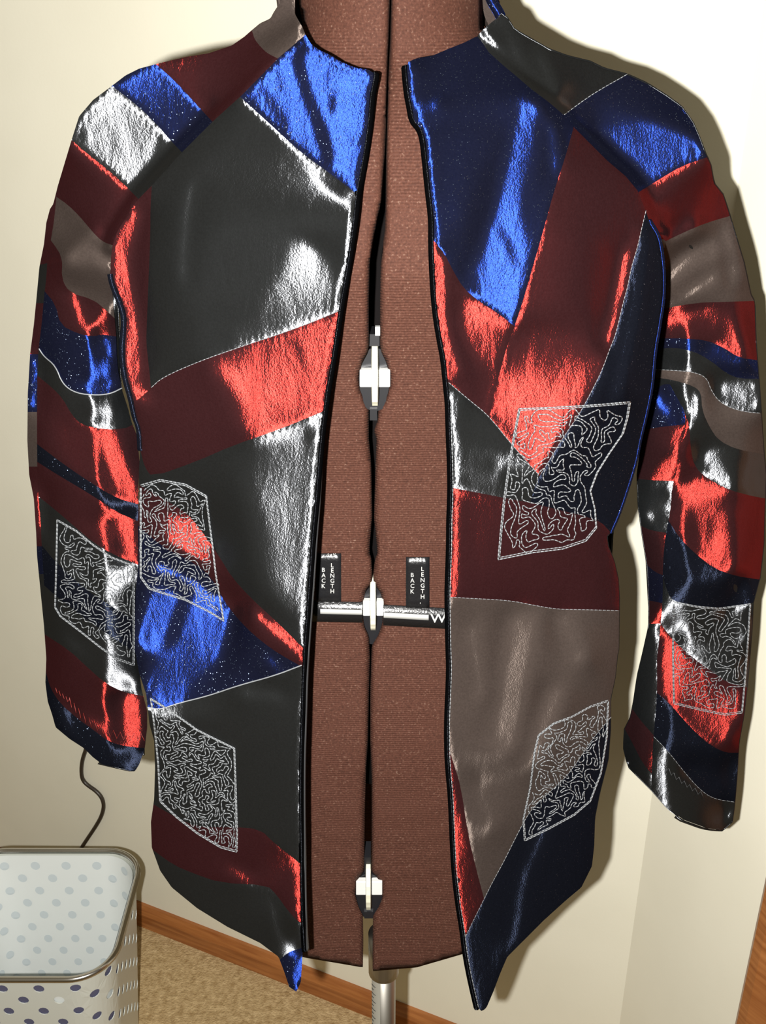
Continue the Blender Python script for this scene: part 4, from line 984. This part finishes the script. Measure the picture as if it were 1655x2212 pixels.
keep = (cen[:, 1] > .005) & (cen[:, 1] < BZ)
hc = np.array(holes)
for i in range(0, len(cen), 4000):
    keep[i:i + 4000] &= (((cen[i:i + 4000, None] - hc[None]) ** 2).sum(-1).min(1) > (rh * .97) ** 2)
Pz = wallpt(P[:, 0], P[:, 1])
body = mesh_obj('body', Pz, Fc[keep], M['whitemetal'], bin_, False, 'white shell punched with rows of round holes')
body.modifiers.new('thickness', 'SOLIDIFY').thickness = .0012
# seam joining the sheet, chrome rim, bottom, liner
us = np.linspace(0, PER, 160, endpoint=False)
mb = MB(); mb.tube(wallpt(us, np.full(160, BZ + .002), -.002), .0042, 10, closed=True); mb.build('rim', M['chrome'], bin_, True, 'chrome wire rim')
bt = wallpt(us, np.full(160, .006)); mesh_obj('base', bt, [tuple(range(160))], M['whitemetal'], bin_, False)
rw = np.linspace(.012, BZ - .001, 14); V = np.vstack([wallpt(us, np.full(160, z), .004) for z in rw])
Fs = [(j * 160 + k, j * 160 + (k + 1) % 160, (j + 1) * 160 + (k + 1) % 160, (j + 1) * 160 + k) for j in range(13) for k in range(160)] + [tuple(range(160))]
liner = mesh_obj('liner', V, Fs, M['liner'], bin_, True, 'smooth white inner liner')
mb = MB()
for u, z in holes:
    if z < .03: continue
    q = [(u + rh * math.cos(a), z + rh * math.sin(a)) for a in np.arange(12) * math.pi / 6]
    pp = wallpt(np.array([x[0] for x in q]), np.array([x[1] for x in q]), .0048); mb.add(list(pp), [tuple(range(12))])
mb.build('spots', M['linerdot'], liner, False, 'faint grey spots showing through the liner', 'stuff')
mb = MB()  # dark of the holes put in as blue grey discs behind the shell
for idx, (u, z) in enumerate(holes):
    if (idx * 7919) % 10 < 9:
        q = [(u + rh * 1.35 * math.cos(a), z + rh * 1.35 * math.sin(a)) for a in np.arange(8) * math.pi / 4]
        pp = wallpt(np.array([x[0] for x in q]), np.array([x[1] for x in q]), .0018); mb.add(list(pp), [tuple(range(8))])
mb.build('hole_dark_discs', M['holedark'], bin_, False, 'blue grey discs added behind the holes to make them dark', 'stuff')
# hanging cord by the wall
def onwall(px, py, off):
    u, b, c = rays(px, py); t = (n2 @ corner - off) / (n2[0] * u + n2[1] * b); return np.stack([u * t, b * t, HC + c * t], -1)
cp = np.array([(196,1560),(192,1590),(186,1618),(178,1640),(175,1665),(178,1685),(190,1697),(207,1708),(220,1722),(225,1740),(220,1762),(207,1785),(190,1810),(178,1828),(168,1845),(155,1880),(140,1940),(120,2010),(100,2060)], float)
q = resample(smooth_line(cp, it=3), 6)
A = onwall(q[:, 0], q[:, 1], np.full(len(q), .006)); A = A[A[:, 2] > .012]
mb = MB(); mb.tube(A, .0032, 8); cord = mb.build('power_cord', M['cord'], None); tag(cord, 'thin dark power cord hanging on the wall behind the bin', 'cord')
mb = MB(); p0 = A[0]; mb.box((p0[0], p0[1] - .004, p0[2] + .012), (.022, .016, .028), math.atan2(d1[1], d1[0])); mb.build('plug', M['cord'], cord, False)
print('done')
